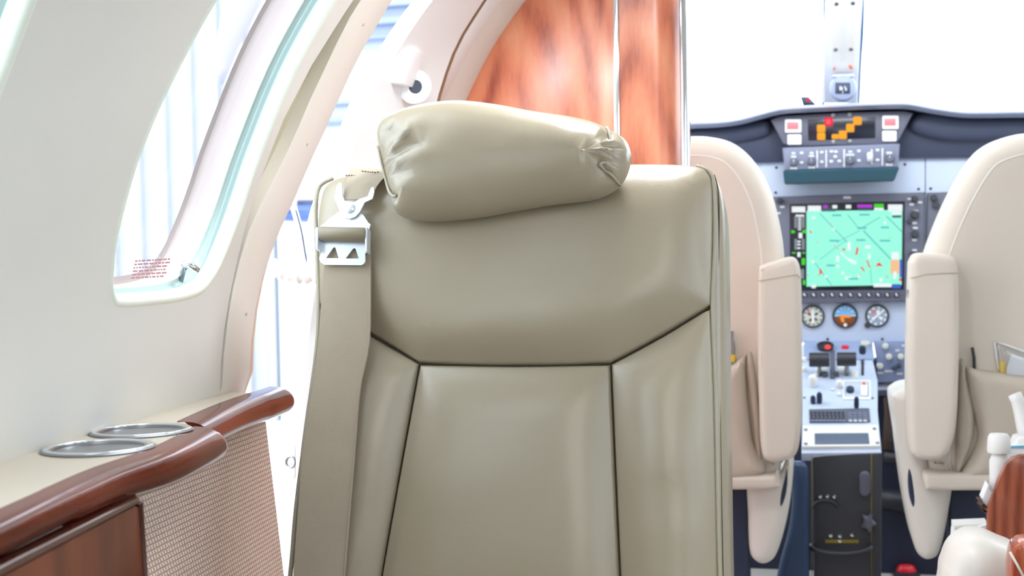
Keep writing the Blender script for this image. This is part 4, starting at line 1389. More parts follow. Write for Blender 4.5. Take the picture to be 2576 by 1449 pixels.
slab('maker_plate', f.loop(C2(rrect(795, 176, 858, 198, 6)), HB_), f, 0.0008, M_KEY, dp, base=HB_, bev=0.0003)
for x, y, r in ((1385, 200, 26), (1388, 330, 34), (1388, 490, 32), (1380, 665, 34), (268, 215, 26), (1340, 385, 18)):
    rr = r / 3.293 * 3.4 / 3200
    lathe('knob', [(0, 0), (rr, 0), (rr * .95, 0.010), (rr * .75, 0.012), (rr * .7, 0.018), (0, 0.018)], f.P(*C2([(x, y)])[0], HB_), f.n, M_CHAR, dp, seg=18)
for x, y in ((1345, 200), (1362, 245), (1430, 228), (1395, 300), (1385, 400), (1392, 440), (1385, 540), (1385, 625), (1360, 790), (1350, 830), (290, 265), (258, 318)):
    slab('key', f.loop(C2(rrect(x - 20, y - 9, x + 20, y + 9, 6)), HB_), f, 0.002, M_KEY, dp, base=HB_, bev=0.0006)
rd = empty('flight_display', f.P(2400, 757), 'edge of the next dark display bezel beside the right pilot seat', 'display')
slab('bezel', f.loop([(2332, 485), (2720, 474), (2720, 755), (2326, 757)]), f, 0.02, M_BEZEL, rd, base=-0.005, bev=0.004)
slab('screen', f.loop([(2400, 500), (2680, 494), (2680, 726), (2398, 728)], 0.016), f, 0.001, M_SCREEN, rd, base=0.015)
for x, y in ((1545, 190), (1560, 250)):
    lathe('knob', [(0, 0), (0.009, 0), (0.008, 0.012), (0, 0.012)], f.P(*C2([(x, y)])[0], HB_), f.n, M_CHAR, rd, seg=16)

# three round standby gauges
def gauge(px, py, r, label):
    c = fp.P(px, py); R = r * 3.34 / 3200
    g = empty('round_gauge', c, label, 'gauge', 'standby gauges below the map display')
    lathe('bezel', [(R * 1.0, -0.01), (R * 1.02, 0.004), (R * .98, 0.008), (R * .86, 0.008), (R * .84, 0.003)], c, fp.n, M_CHAR, g, seg=32)
    return g, c, R, fp.px(px, py)
fpg = FY(YP - 0.0035)
def gl(c, R, pts): return [(c[0] + x * R, c[1] + y * R) for x, y in pts]
def arc(r0, r1, a0, a1, n=14):
    return [(r1 * math.cos(rad(a0 + (a1 - a0) * i / n)), r1 * math.sin(rad(a0 + (a1 - a0) * i / n))) for i in range(n + 1)] + \
           [(r0 * math.cos(rad(a1 + (a0 - a1) * i / n)), r0 * math.sin(rad(a1 + (a0 - a1) * i / n))) for i in range(n + 1)]
g, c, R, q = gauge(*C2([(543, 1172)])[0], 29, 'round pale dial gauge beside the left armrest, leftmost of three under the map')
slab('dial', gl(q, R, circ(0, 0, .86, 28)), fpg, 0.002, M_GAUGE, g, bev=0.0005)
multi('dial_marks', [gl(q, R, arc(.66, .8, a, a + 9, 3)) for a in range(0, 360, 30)] + [gl(q, R, arc(.2, .5, a, a + 30, 3)) for a in (20, 130, 220, 300)], fpg, 0.0006, M_CHAR, g, base=0.002)
multi('needle', [gl(q, R, [(-.1, -.6), (.1, -.6), (.06, .75), (-.06, .75)])], fpg, 0.0008, M_WHITE, g, base=0.0032)
multi('red_mark', [gl(q, R, arc(.45, .62, 120, 150, 5))], fpg, 0.0006, M_REDTILE, g, base=0.0028)
g, c, R, q = gauge(*C2([(810, 1168)])[0], 31, 'attitude gauge, blue above brown, between the two pale dial gauges')
slab('sky_half', gl(q, R, [(.86 * math.cos(rad(a)), .86 * math.sin(rad(a))) for a in range(-4, 185, 8)]), fpg, 0.002, M_SKY, g, bev=0.0004)
slab('ground_half', gl(q, R, [(.86 * math.cos(rad(a)), .86 * math.sin(rad(a))) for a in range(184, 357, 8)]), fpg, 0.002, M_GROUNDB, g, bev=0.0004)
multi('amber_bar', [gl(q, R, rect(-.42, -.14, .45, .06)), gl(q, R, [(-.42, -.1), (-.1, -.12), (-.05, -.5), (-.28, -.5)])], fpg, 0.0008, M_AMBER, g, base=0.0024)
multi('white_marks', [gl(q, R, arc(.6, .72, a, a + 8, 3)) for a in (30, 60, 86, 112, 142)] + [gl(q, R, circ(0, -.72, .14, 10)), gl(q, R, rect(-.8, -.02, -.5, .04)), gl(q, R, rect(.5, -.02, .8, .04))], fpg, 0.0006, M_WHITE, g, base=0.0022)
g, c, R, q = gauge(*C2([(1075, 1167)])[0], 29, 'round pale dial gauge beside the right armrest, rightmost of three under the map')
slab('dial', gl(q, R, circ(0, 0, .86, 28)), fpg, 0.002, material('gauge_blue_face', (150, 164, 190), 0.4), g, bev=0.0005)
multi('dial_marks', [gl(q, R, arc(.62, .8, a, a + 14, 3)) for a in range(0, 360, 36)] + [gl(q, R, arc(.15, .5, a, a + 35, 3)) for a in (60, 200, 310)], fpg, 0.0006, M_WHITE, g, base=0.002)
multi('needle', [gl(q, R, [(-.5, -.3), (-.4, -.42), (.55, .4), (.5, .5)])], fpg, 0.0008, M_WHITE, g, base=0.003)
multi('red_mark', [gl(q, R, arc(.35, .6, 110, 150, 5))], fpg, 0.0006, M_REDTILE, g, base=0.0028)
lathe('set_knob', [(0, 0), (0.008, 0), (0.007, 0.01), (0, 0.01)], fp.P(*C2([(995, 1245)])[0]), fp.n, M_CHAR, g, seg=14)

# ================================================================== centre pedestal
y0p, y1p = 2.95, 3.44
Pa = FY(y0p).P(2116, 1138); Pbk = FY(y1p).P(2112, 866)
d_ = Vector((0, Pbk.y - Pa.y, Pbk.z - Pa.z)).normalized()
ft = Frame(Pa, (1, 0, 0), Vector((1, 0, 0)).cross(d_))
ped = empty('center_pedestal', (Pa.x, y0p + 0.25, 0.0), 'pale blue-grey throttle pedestal on a black base between the pilot seats', 'pedestal')
topl = ft.loop([(2018, 866), (2190, 866), (2196, 905), (2208, 955), (2208, 1030), (2218, 1138), (2016, 1140), (2018, 1030)])
slab('pedestal_top', topl, ft, 0.02, M_PANEL, ped, base=-0.02, bev=0.004)
# lower quadrant strip at its head
slab('upper_plate', ft.loop(C4([(100, 135), (880, 130), (905, 345), (100, 345)])), ft, 0.004, material('plate_blue', (150, 166, 200), 0.5), ped, bev=0.001)
g_ = lathe('small_gauge', [(0, 0), (0.02, 0), (0.022, 0.01), (0.018, 0.012), (0.017, 0.008), (0, 0.008)], ft.P(*C4([(345, 210)])[0], 0.004), ft.n, M_BLACK, ped, seg=24)
slab('red_light', ft.loop(C4(circ(372, 198, 38, 16, 26)), 0.014), ft, 0.002, M_RLIT, g_, base=0.014, bev=0.0006)
slab('red_button', ft.loop(C4(rrect(530, 178, 612, 212, 10)), 0.006), ft, 0.004, M_REDP, ped, base=0.004, bev=0.001)
def lever(x0, y0, x1, y1):
    a = ft.P(*C4([(x0, (y0 + y1) / 2)])[0], 0.045); b = ft.P(*C4([(x1, (y0 + y1) / 2)])[0], 0.045)
    L = (b - a).length; R = 0.5 * (y1 - y0) / 4.527 * 3.2 / 3200
    r = lathe('throttle_grip', [(0, 0), (R * .9, 0), (R, 0.002), (R, L - 0.002), (R * .9, L), (0, L)], a, b - a, M_BLACK, ped, seg=24)
    m = a.lerp(b, .5)
    tube('lever_arm', [m, m - ft.n * 0.03, m - ft.n * 0.05], 0.005, M_STEEL, r)
    tube('grip_edge', [p + ft.ey * R * 0.9 + ft.n * R * .3 for p in (a, b)], 0.0016, M_STEEL, r, seg=6)
    return r
lever(160, 258, 392, 422); lever(475, 255, 697, 412)
slab('throttle_gate', ft.loop(C4(rect(398, 250, 455, 560))), ft, 0.006, M_BEZEL, ped, bev=0.001)
for x0, y0, x1, y1 in ((235, 435, 365, 500), (490, 420, 600, 500)):
    slab('lever_plate', ft.loop(C4(rrect(x0, y0, x1, y1, 14))), ft, 0.008, M_WHITE, ped, bev=0.002)
for x, y in ((340, 525), (465, 525)):
    lathe('dark_knob', [(0, 0), (0.008, 0), (0.007, 0.01), (0, 0.012)], ft.P(*C4([(x, y)])[0]), ft.n, M_BEZEL, ped, seg=14)
slab('flap_slot', ft.loop(C4(rect(755, 260, 785, 520))), ft, 0.002, M_BLACK, ped, bev=0.0005)
k = ft.P(*C4([(768, 265)])[0], 0.03)
lathe('flap_lever', [(0, 0), (0.008, 0.0), (0.009, 0.008), (0.008, 0.018), (0, 0.02)], k, ft.n, M_NAVY, ped, seg=14)
slab('slot_line', ft.loop(C4(rect(598, 425, 614, 520))), ft, 0.002, M_BEZEL, ped, bev=0.0005)
def knob(nm, x, y, r, h, m, z=0.0, fr=None, Zf=C4, par=None):
    fr = fr or ft
    rr = r / 4.527 * 3.15 / 3200
    return lathe(nm, [(0, 0), (rr * .8, 0), (rr, h * .3), (rr * .95, h * .8), (rr * .6, h), (0, h)], fr.P(*Zf([(x, y)])[0], z), fr.n, m, par or ped, seg=18)
knob('trim_knob', 205, 640, 52, 0.03, M_WHITE); knob('white_knob', 505, 655, 40, 0.02, M_WHITE); knob('white_knob', 240, 525, 28, 0.01, M_WHITE)
knob('white_knob', 105, 360, 28, 0.012, M_WHITE); knob('white_knob', 105, 470, 28, 0.012, M_WHITE); knob('white_knob', 800, 180, 62, 0.012, M_GAUGE)
knob('screw', 105, 775, 16, 0.003, M_STEEL); knob('screw', 885, 780, 16, 0.003, M_STEEL); knob('white_knob', 500, 750, 26, 0.008, M_WHITE); knob('white_knob', 430, 690, 18, 0.006, M_WHITE)
slab('white_plate', ft.loop(C4(rrect(640, 470, 720, 540, 10))), ft, 0.003, M_WHITE, ped, bev=0.001)
fr_ = plate('switch_frame', ft.loop(C4(rect(545, 582, 862, 798))), [ft.loop(C4(rect(562, 600, 845, 778)))], ft, 0.003, M_WHITE, ped)
knob('dark_knob', 628, 705, 46, 0.014, M_NAVY)
slab('rocker_switch', ft.loop(C4(rrect(745, 650, 825, 770, 16))), ft, 0.008, M_WHITE, ped, bev=0.003)
slab('indicator', ft.loop(C4(circ(785, 620, 18, 12, 14))), ft, 0.003, M_RLIT, ped, bev=0.001)
knob('toggle_switch', 205, 835, 30, 0.02, M_NAVY); knob('toggle_switch', 278, 830, 32, 0.028, M_NAVY); knob('toggle_switch', 700, 890, 28, 0.03, M_NAVY)
# keypad
kp = slab('keypad', ft.loop(C4([(158, 918), (845, 905), (858, 1052), (165, 1062)])), ft, 0.004, M_BEZEL, ped, bev=0.001)
for r in range(4):
    for c_ in range(9):
        x = 185 + c_ * 45 + r * 4; y = 940 + r * 31
        k_ = slab('key', ft.loop(C4(rrect(x - 15, y - 9, x + 15, y + 9, 4)), 0.005), ft, 0.002, M_CHAR if r < 3 else M_APFACE, kp, base=0.004, bev=0.0006)
for r in range(4):
    for c_ in range(4):
        x = 622 + c_ * 56 + r * 3; y = 952 + r * 27
        slab('key', ft.loop(C4(rrect(x - 20, y - 9, x + 20, y + 9, 4)), 0.005), ft, 0.002, M_KEY if r == 3 else M_APFACE, kp, base=0.004, bev=0.0006)
su = slab('screen_plate', ft.loop(C4([(92, 1120), (945, 1112), (972, 1352), (80, 1360)])), ft, 0.008, M_WHITE, ped, bev=0.002)
slab('small_screen', ft.loop(C4([(222, 1176), (835, 1172), (850, 1296), (225, 1300)]), 0.009), ft, 0.0012, material('grey_screen', (96, 104, 128), 0.35), su, base=0.008, bev=0.0004)
for x, y in ((122, 1140), (905, 1130), (122, 1300), (938, 1290)):
    knob('screw', x, y, 20, 0.003, M_STEEL, 0.008, par=su)
# black base, aft face
fb = FY(y0p)
base_ = slab('pedestal_base', [fb.px(2040, 1142), fb.px(2219, 1140), (fb.px(2214, 1449)[0], 0.0), (fb.px(2046, 1449)[0], 0.0), fb.px(2044, 1180), fb.px(2042, 1150)], fb, 0.42, M_CHAR, ped, base=-0.42, bev=0.005)
for x in (2042, 2192):
    tube('trim_line', [fb.P(x, 1142, 0.001), fb.P(x, 1449, 0.001)], 0.0009, M_YELDIM, base_, seg=5)
def bscrew(x, y): lathe('screw', [(0, 0), (0.0045, 0), (0.004, 0.003), (0, 0.0035)], fb.P(x, y), fb.n, M_CHROME, base_, seg=12)
for x, y in ((2064, 1249), (2082, 1248), (2099, 1249), (2090, 1347), (2113, 1348), (2144, 1345), (2113, 1360)): bscrew(x, y)
tube('curved_bracket', [fb.P(x, y, 0.008) for x, y in cr_open([(2046, 1277), (2056, 1264), (2080, 1259), (2098, 1265), (2110, 1277)], 4)], 0.004, M_BLACK, base_)
slab('latch_pull', fb.loop(rrect(2161, 1184, 2188, 1246, 13)), fb, 0.02, M_BEZEL, base_, bev=0.006)
st = []
for i in range(10):
    a = rad(36 * i + 80); r = 26 if i % 2 == 0 else 15
    st.append((2184 + r * math.cos(a) * .75, 1312 + r * math.sin(a)))
slab('star_knob', fb.loop(sm(st, 3)), fb, 0.022, M_BEZEL, base_, bev=0.005)
slab('yellow_label', fb.loop(rect(2076, 1358, 2160, 1366)), fb, 0.001, M_YELDIM, base_, bev=0.0004)
tube('bail_handle', [fb.P(x, y, h) for x, y, h in cr_open([(2042, 1372, 0.0), (2046, 1382, .018), (2075, 1391, .026), (2115, 1394, .028), (2160, 1391, .026), (2186, 1382, .018), (2190, 1372, 0.0)], 4)], 0.0065, M_BLACK, base_)
# leather boot on its left flank
f = FY(2.9)
tag(puff('side_boot', f.loop(sm([(1978, 1150), (1995, 1165), (2032, 1180), (2035, 1300), (2036, 1449, 1), (2037, 1640, 1), (1930, 1640, 1), (1955, 1449), (1985, 1330), (1992, 1230)], 4)), f, 0.02, 0.015,
         material('boot_navy', (44, 66, 100), 0.4), None, back=0.02, base=-0.02, step=0.02), 'dark navy side cover standing left of the black pedestal base', 'cover')
# switch panel to the right of the throttles
f = FY(3.42)
sp = empty('switch_panel', f.P(2240, 960), 'blue-grey switch panel with cream knobs right of the throttles', 'switch panel')
slab('panel_plate', f.loop(C4([(890, 128), (1500, 120), (1500, 580), (945, 590), (930, 350)])), f, 0.02, material('switch_plate', (128, 142, 178), 0.5), sp, base=0.0, bev=0.003)
for x, y in ((1025, 180), (1066, 300), (1200, 298), (965, 405)):
    rr = 36 / 4.527 * 3.35 / 3200
    lathe('cream_knob', [(0, 0), (rr * .8, 0), (rr, .008), (rr * .9, .018), (0, .02)], f.P(*C4([(x, y)])[0], 0.02), f.n, M_GAUGE, sp, seg=16)
k = f.P(*C4([(1150, 415)])[0], 0.03)
slab('dark_selector', f.loop(C4([(1095, 425), (1190, 375), (1205, 395), (1205, 420), (1110, 455)]), 0.02), f, 0.02, M_NAVY, sp, base=0.02, bev=0.004)
for x, y, w_ in ((1165, 235, 24), (1070, 470, 50), (1190, 500, 34), (970, 490, 34), (1245, 180, 30)):
    slab('label_plate', f.loop(C4(rrect(x - w_, y - 12, x + w_, y + 12, 6)), 0.02), f, 0.001, M_KEY, sp, base=0.02, bev=0.0004)
tube('panel_line', [f.P(*q, 0.021) for q in C4([(885, 150), (885, 340)])], 0.001, M_KEY, sp, seg=5)
# dark footwell behind
f = FY(3.62)
fw = empty('footwell', (f.P(2250, 1400).x, 3.6, 0.0), 'dark navy rudder footwell with pipes under the panel', 'footwell')
slab('back_wall', [(-0.75, 0.0), (1.0, 0.0), (1.0, f.px(2250, 900)[1]), (-0.75, f.px(2250, 900)[1])], f, 0.02, M_DARK, fw, base=-0.02)
for pts, r, m in (([(2232, 965), (2236, 1040), (2230, 1130)], .012, M_CLUTTER), ([(2262, 960), (2258, 1010), (2266, 1075)], .009, M_CLUTTER), ([(2240, 1060), (2258, 1080), (2240, 1110)], .008, M_STEEL),
                  ([(2222, 1150), (2330, 1158)], .02, M_BLACK), ([(2215, 1255), (2330, 1268)], .03, M_BLACK), ([(2248, 1010), (2238, 1060)], .006, M_BEZEL)):
    tube('pipe', [f.P(x, y, 0.04) for x, y in pts], r, m, fw)
slab('knee_bar', f.loop([(2200, 967), (2330, 962), (2330, 978), (2200, 982)]), f, 0.14, M_BEZEL, fw, bev=0.004)
# red handle on the floor
ff = FZ(0.0)
p0 = ff.P(2280, 1449)
rh = empty('floor_handle', p0, 'red handle in a dark ring on the pale floor between the seats', 'handle')
lathe('dark_ring', [(0.03, 0), (0.036, 0), (0.034, 0.012), (0.024, 0.014), (0.02, 0.004), (0.02, 0)], p0, (0, 0, 1), M_BLACK, rh, seg=24)
puff('red_grip', circ(p0.x, p0.y, 0.028, 20, 0.02), FZ(0.0), 0.016, 0.026, M_REDP, rh, back=0.0, base=0.006, rb=0.004, step=0.008)

# ================================================================== windshield
fwd = Frame(FY(3.72).P(2118, 262), (1, 0, 0), (0, -0.62, -0.78))
post = empty('windshield_post', fwd.P(2118, 262), 'white centre post between the windshield panes', 'post')
slab('post_body', fwd.loop([(2078, -160), (2174, -160), (2171, 0), (2166, 80), (2160, 200), (2158, 262), (2070, 262), (2070, 120), (2075, 30)]), fwd, 0.04, M_SKIN, post, base=-0.04, bev=0.006)
slab('cover_strip', fwd.loop([(2096, -150), (2152, -150), (2150, 160), (2146, 176), (2096, 178), (2092, 165)]), fwd, 0.008, M_TRIM, post, bev=0.002)
slab('cover_rib', fwd.loop([(2118, -150), (2126, -150), (2124, 150), (2116, 150)], 0.008), fwd, 0.003, M_WHITE, post, base=0.008, bev=0.001)
for x, y in ((2104, 10), (2146, 8), (2102, 125), (2141, 124)):
    lathe('screw', [(0, 0), (0.006, 0), (0.005, 0.002), (0, 0.0025)], fwd.P(x, y, 0.008), fwd.n, M_STEEL, post, seg=14)
for pts in ([(2095, 176), (2099, 168), (2103, 174)], [(2134, 164), (2142, 165), (2146, 174), (2138, 173)]):
    slab('orange_mark', fwd.loop(pts, 0.0085), fwd, 0.0008, material('orange_mark', (255, 120, 80), 0.5), post, base=0.008, bev=0.0002)
navy_seal = material('seal_blue', (36, 92, 140), 0.4)
for ln in ([(2075, -160), (2075, 30), (2073, 120), (2071, 262)], [(2173, -160), (2169, 60), (2163, 160), (2159, 258)]):
    tube('pane_seal', [fwd.P(x, y, -0.012) for x, y in cr_open(ln, 5)], 0.0045, navy_seal, post)
for nm, xs in (('window_9', ((-0.95, -0.95), fwd.px(2070, 262)[0], fwd.px(2077, -160)[0])), ('window_10', ((1.1, 1.1), fwd.px(2160, 262)[0], fwd.px(2174, -160)[0]))):
    yb_, yt_ = fwd.px(2118, 270)[1], fwd.px(2118, -420)[1]
    loop = [(xs[0][0], yb_), (xs[1], yb_), (xs[2], yt_), (xs[0][1], yt_)]
    struct(slab(nm, loop, fwd, 0.006, M_GLASS, base=-0.02, bev=0.001))
cfr = FY(3.57)
cp = empty('compass', cfr.P(2120, 252), 'round magnetic compass hanging at the foot of the windshield post', 'compass')
o = cfr.P(2121, 222); R = 32 * 3.54 / 3200
lathe('compass_body', [(0, -0.03), (R * .8, -0.028), (R, -0.01), (R * 1.02, 0.004), (R * .92, 0.012), (R * .7, 0.014), (0, 0.014)], o, cfr.n, material('compass_grey', (150, 160, 186), 0.4), cp, seg=32)
fc_ = slab('compass_window', cfr.loop(rrect(2101, 208, 2139, 236, 3), 0.014), cfr, 0.003, M_NAVY, cp, base=0.013, bev=0.0006)
multi('compass_digits', [cfr.loop(l, 0.016) for l in (rect(2112, 217, 2116, 227), rect(2117, 219, 2120, 227), rect(2124, 217, 2127, 221), rect(2126, 221, 2130, 228), rect(2119, 229, 2121, 235))], cfr, 0.0005, M_KEY, fc_, base=0.016)
slab('mounting_cap', cfr.loop([(2092, 195), (2096, 189), (2146, 188), (2149, 194)]), cfr, 0.02, M_KEY, cp, base=-0.01, bev=0.003)
f = FY(3.5)
sb = empty('standby_sensor', f.P(2030, 262), 'small dark wedge with a red light on top of the glareshield', 'sensor')
slab('wedge_body', f.loop([(2014, 243), (2034, 243), (2052, 262), (2020, 262)]), f, 0.04, M_NAVY, sb, base=-0.04, bev=0.003)
slab('red_light', f.loop([(2029, 248), (2036, 248), (2038, 256), (2031, 256)]), f, 0.002, M_RED, sb, bev=0.0005)

# ================================================================== right foreground
def E4(pts): return zz(2200, 820, 2.303, pts)
f = FY(2.3)
cab = empty('galley_end_panel', (f.P(2540, 1400).x, 2.34, 0.0), 'curved red-brown wood end panel at the right edge, behind the white bottle', 'panel')
q = f.loop(E4([(655, 1235), (656, 1120), (662, 1050), (690, 970), (725, 880), (762, 805), (800, 768), (850, 752), (1000, 742), (1300, 742)]))
q += [(q[-1][0], 0.0), (q[0][0], 0.0)]
slab('wood_panel', q, f, 0.02, wood('side_walnut', (96, 40, 26), (140, 68, 46), (176, 96, 66), 'Z', 16, 0.25, 0.5, 5, 0.1), cab, base=-0.02, bev=0.004)
slab('worktop_tray', f.loop(E4([(612, 1030), (640, 1078), (1300, 1078), (1300, 1150), (660, 1110)])), f, 0.12, M_DARKWOOD, cab, base=-0.14, bev=0.004)
ztr = FY(2.32).P(*E4([(640, 1078)])[0]).z + 0.001
f = FY(2.38)
bo = empty('white_bottle', f.P(*E4([(700, 1040)])[0]), 'white pump bottle with a round cap beside the wood end panel', 'bottle')
kt = f.P(*E4([(720, 625)])[0]); o = Vector((kt.x, kt.y, ztr)); k = kt - o; kl = k.length; s_ = 2.4 / 3200
lathe('bottle_body', [(0, 0), (20 * s_, 0), (22 * s_, .01), (22 * s_, kl * .62), (17 * s_, kl * .70), (16 * s_, kl * .74), (0, kl * .74)], o, k, M_WHITE, bo, seg=24)
lathe('bottle_cap', [(0, kl * .74), (26 * s_, kl * .74), (27 * s_, kl * .78), (25 * s_, kl * .95), (20 * s_, kl), (0, kl)], o, k, M_WHITE, bo, seg=24)
f = FY(2.42)
ct = empty('carton', f.P(*E4([(790, 1040)])[0]), 'white carton with a pale blue edge behind the white bottle', 'carton')
slab('carton_body', f.loop(E4([(735, 695), (1000, 690)])) + [(f.px(*E4([(1000, 1050)])[0])[0], ztr), (f.px(*E4([(740, 1060)])[0])[0], ztr)], f, 0.02, M_PAPER, ct, base=-0.02, bev=0.002)
slab('blue_border', f.loop(E4([(733, 693), (748, 700), (748, 850), (735, 840)])), f, 0.002, M_BLUEP, ct, bev=0.0005)
slab('blue_border', f.loop(E4([(748, 694), (1000, 689), (1000, 703), (748, 708)])), f, 0.002, M_BLUEP, ct, bev=0.0005)
slab('blue_label', f.loop(E4([(690, 880), (735, 830), (740, 980), (690, 1010)])), f, 0.003, material('label_blue', (206, 232, 244), 0.5), ct, base=0.012, bev=0.0006)
f = FY(2.46)
tag(slab('white_box', f.loop(E4([(790, 690), (815, 642), (845, 632), (1000, 628), (1000, 700)])), f, 0.06, M_WHITE, None, base=-0.03, bev=0.006), 'white rounded box end above the blue-edged carton', 'box')
tag(tube('spray_nozzle', [f.P(*q) for q in E4([(812, 395), (828, 430), (850, 490), (880, 580), (900, 640)])], [0.012, 0.012, 0.014, 0.018, 0.02], M_WHITE), 'white spray nozzle at the right edge above the carton', 'nozzle')
f = FY(2.36)
tag(slab('folded_carton', f.loop(E4([(615, 990), (650, 905), (690, 990), (660, 1050), (625, 1015)])), f, 0.04, M_PAPER, None, base=-0.02, bev=0.002), 'white paper carton corner left of the wood end panel', 'carton')
f = FY(2.45)
tr = empty('storage_box', f.P(*E4([(560, 1340)])[0]), 'white plastic box with a latched lid standing low beside the wood panel', 'box')
slab('box_body', f.loop(E4([(445, 1345), (455, 1190), (465, 1165), (660, 1158), (660, 1500), (440, 1500)])), f, 0.04, M_WHITE, tr, base=-0.04, bev=0.006)
slab('box_lid', f.loop(E4([(460, 1150), (655, 1142), (658, 1172), (460, 1180)])), f, 0.05, M_WHITE, tr, base=-0.046, bev=0.004)
slab('box_latch', f.loop(E4([(585, 1160), (650, 1140), (655, 1230), (600, 1200)])), f, 0.012, M_PAPER, tr, bev=0.003)
slab('dark_slot', f.loop(E4([(448, 1310), (455, 1200), (472, 1200), (465, 1310)])), f, 0.001, M_KEY, tr, bev=0.0003)
f = FY(1.95)
sa = empty('cabin_chair', (f.P(2500, 1449).x, 1.95, 0.0), 'cream leather seat corner at the lower right with a wood armrest cap', 'seat')
puff('seat_back', f.loop(sm(E4([(400, 1500), (420, 1400), (455, 1320), (520, 1262), (600, 1240), (680, 1255), (760, 1290), (850, 1330), (960, 1420), (1000, 1600), (1000, 1900), (400, 1900)]), 5)), f, 0.05, 0.05, M_PILOTW, sa, back=0.06, base=-0.04, rb=0.04, step=0.02)
f = FY(1.9)
wa = slab('armrest_cap', f.loop(sm(E4([(772, 1600, 1), (778, 1400), (790, 1300), (820, 1250), (870, 1232), (960, 1235), (1050, 1300), (1060, 1600, 1)]), 5)), f, 0.05, wood('cap_cherry', (120, 48, 30), (176, 84, 56), (206, 116, 80), 'Z', 12, 0.2, 0.7, 4, 0.1), sa, base=-0.03, bev=0.012)
tube('light_inlay', [f.P(*q, 0.021) for q in E4([(785, 1310), (830, 1390), (870, 1470)])], 0.002, M_TRIM, wa, seg=6)
slab('seat_plinth', rrect(f.P(2420, 1449).x, 1.9, f.P(2420, 1449).x + 0.3, 2.05, 0.03), FZ(0.0), 0.38, M_CHAR, sa, bev=0.01)

# ================================================================== outside
struct(slab('ground_apron', [(-60, -40), (60, -40), (60, 80), (-60, 80)], FZ(-1.0), 0.05, M_APRON, None, base=-0.05))
fh_ = FY(14.0)
hg = empty('hangar', (fh_.P(950, 300).x, 14.3, -1.0), 'blue-grey hangar wall with beams seen through the doorway', 'building')
hx0, hx1 = fh_.px(690, 300)[0], fh_.px(1190, 300)[0]
def hz(y): return fh_.px(950, y)[1]
slab('upper_wall', [(hx0, hz(205)), (hx1, hz(205)), (hx1, hz(-260)), (hx0, hz(-260))], fh_, 0.3, M_HANGAR, hg, base=-0.3, bev=0.02)
slab('middle_wall', [(hx0, hz(310)), (hx1, hz(310)), (hx1, hz(205)), (hx0, hz(205))], fh_, 0.3, M_HANGARL, hg, base=-0.3, bev=0.02)
slab('lower_wall', [(hx0, -1.0), (hx1, -1.0), (hx1, hz(310)), (hx0, hz(310))], fh_, 0.3, material('hangar_lower', (176, 184, 200), 0.8), hg, base=-0.3, bev=0.02)
def hx(x): return fh_.px(x, 300)[0]
slab('pale_wall', [(hx(200), -1.0), (hx(690), -1.0), (hx(690), hz(-300)), (hx(200), hz(-300))], fh_, 0.3, material('hangar_white_blue', (164, 167, 172), 0.8), hg, base=-0.6, bev=0.02)
for k in range(7):
    x_ = 240 + k * 68
    slab('wall_rib', [(hx(x_), -1.0), (hx(x_ + 16), -1.0), (hx(x_ + 16), hz(-300)), (hx(x_), hz(-300))], fh_, 0.1, material('hangar_rib', (170, 173, 177), 0.8), hg, base=-0.3, bev=0.02)
for y, h in ((58, 16), (98, 8), (256, 12), (300, 12), (20, 6)):
    slab('beam', [(hx0, hz(y + h / 2)), (hx1, hz(y + h / 2)), (hx1, hz(y - h / 2)), (hx0, hz(y - h / 2))], fh_, 0.12, M_BEAM, hg, bev=0.02)
f = FY(9.0)
vh = empty('parked_vehicle', (f.P(760, 530).x, 9.2, -1.0), 'blue blurred vehicle parked outside the open doorway', 'vehicle')
slab('vehicle_body', f.loop(rrect(700, 515, 860, 556, 10)) , f, 0.5, material('vehicle_blue', (60, 84, 150), 0.5), vh, base=-0.5, bev=0.05)
slab('vehicle_window', f.loop(rrect(735, 500, 800, 526, 6)), f, 0.4, material('vehicle_window', (40, 50, 80), 0.3), vh, base=-0.45, bev=0.03)
# airstair handrail and its gathered sleeve, door latch
f = FY(2.05)
hr = empty('airstair_handrail', f.P(770, 960), 'white rail and latch of the open entry door, beyond the seat', 'door')  # rail and latch only; the door panel itself is not built
tube('rail_tube', [f.P(*q) for q in cr_open([(738, 520), (752, 570), (764, 640), (774, 700), (784, 800), (790, 960), (794, 1200)], 4)], 0.006, M_SKIN, hr)
tube('rail_cable', [f.P(*q, 0.01) for q in cr_open([(744, 528), (758, 580), (768, 640), (772, 660)], 4)], 0.0016, M_NAVY, hr, seg=6)
tube('rail_post', [f.P(732, 700), f.P(736, 980), f.P(745, 1200)], 0.006, M_SKIN, hr)
slab('dark_clip', f.loop([(780, 722), (786, 724), (788, 738), (783, 738)]), f, 0.006, M_NAVY, hr, bev=0.001)
f = FY(1.98)
n_ = 40
pts = [f.P(x, y) for x, y in even([Vector((688, 676, 0)), Vector((740, 684, 0)), Vector((800, 690, 0)), Vector((850, 690, 0))], n_) for x, y in [(x, y)]] if False else even([f.P(684, 676), f.P(740, 686), f.P(800, 690), f.P(860, 688)], n_)
tag(tube('handrail_sleeve', pts, [0.014 + 0.004 * math.sin(i * 1.3) + 0.002 * math.sin(i * 2.9) for i in range(n_)], material('sleeve_white', (240, 226, 220), 0.8), seg=12),
    'gathered white fabric sleeve across the doorway behind the seat', 'sleeve')
f = FY(1.95)
slab('latch_plate', f.loop(rrect(716, 1112, 745, 1208, 12)), f, 0.006, M_SKIN, hr, bev=0.002)
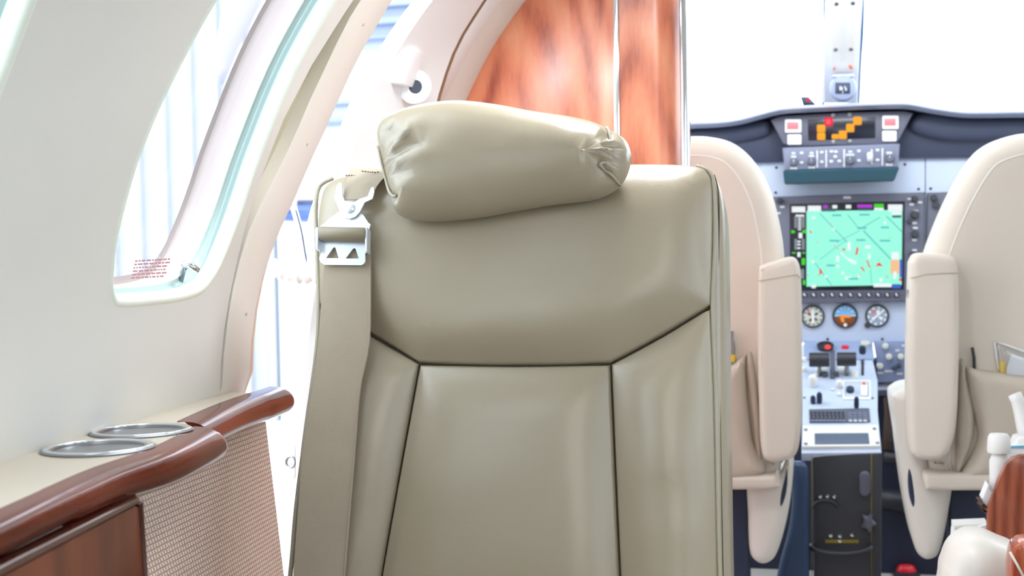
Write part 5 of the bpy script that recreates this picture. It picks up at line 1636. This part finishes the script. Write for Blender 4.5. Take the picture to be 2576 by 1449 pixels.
tube('latch_ring', [f.to(a, b, 0.008) for a, b in f.loop(circ(735, 1160, 12, 20, 14))], 0.002, M_STEEL, hr, closed=True, seg=6)
# mauve slab added outside, standing in for a reflection in the cabin window
f = FY(4.2)
tag(puff('mauve_slab', f.loop([(640, -260), (760, -260), (660, 0), (610, 100), (560, 215), (540, 190), (548, 90), (570, -40)]), f, 0.08, 0.03, M_MAUVE, None, back=0.0, rb=0.03, step=0.06), 'mauve-grey upright surface outside the cabin window', 'wing')

# ================================================================== light
w = bpy.data.worlds.new('world'); SC.world = w
w.use_nodes = True
bg = w.node_tree.nodes['Background']
bg.inputs['Color'].default_value = (0.86, 0.93, 1.0, 1)
bg.inputs['Strength'].default_value = 5.0


def area(name, loc, target, sx, sy, power, color=(1, 1, 1)):
    l = bpy.data.lights.new(name, 'AREA'); l.shape = 'RECTANGLE'; l.size = sx; l.size_y = sy
    l.energy = power; l.color = color
    o = bpy.data.objects.new(name, l); COL.objects.link(o)
    o.location = loc
    o.rotation_euler = (Vector(target) - Vector(loc)).to_track_quat('-Z', 'Y').to_euler()
    return o


area('added_cabin_fill', (0.08, 0.1, 1.52), (0.0, 0.9, 0.6), 0.5, 1.4, 6.5, (1, 0.985, 0.96))  # added fill without a fixture, lifts the seat front and left wall
area('added_headrest_fill', (-0.37, 1.60, 1.48), (-0.37, 1.59, 0.9), 0.45, 0.14, 14, (0.95, 0.97, 1))  # added overhead source, no real lamp; whitens the headrest top
area('added_post_fill', (0.1, 2.75, 1.6), (0.1, 3.5, 1.3), 0.4, 0.3, 5, (0.9, 0.97, 1))  # added fill aimed forward to brighten the windshield post, no fixture

vs = SC.view_settings
vs.view_transform = 'Standard'; vs.look = 'None'; vs.gamma = 1.0; vs.exposure = 0.05
SC.display_settings.display_device = 'sRGB'
SC.cycles.use_denoising = True
SC.cycles.max_bounces = 5
SC.cycles.diffuse_bounces = 3
SC.cycles.glossy_bounces = 3
SC.cycles.use_adaptive_sampling = True
SC.cycles.adaptive_threshold = 0.12
SC.cycles.transparent_max_bounces = 12
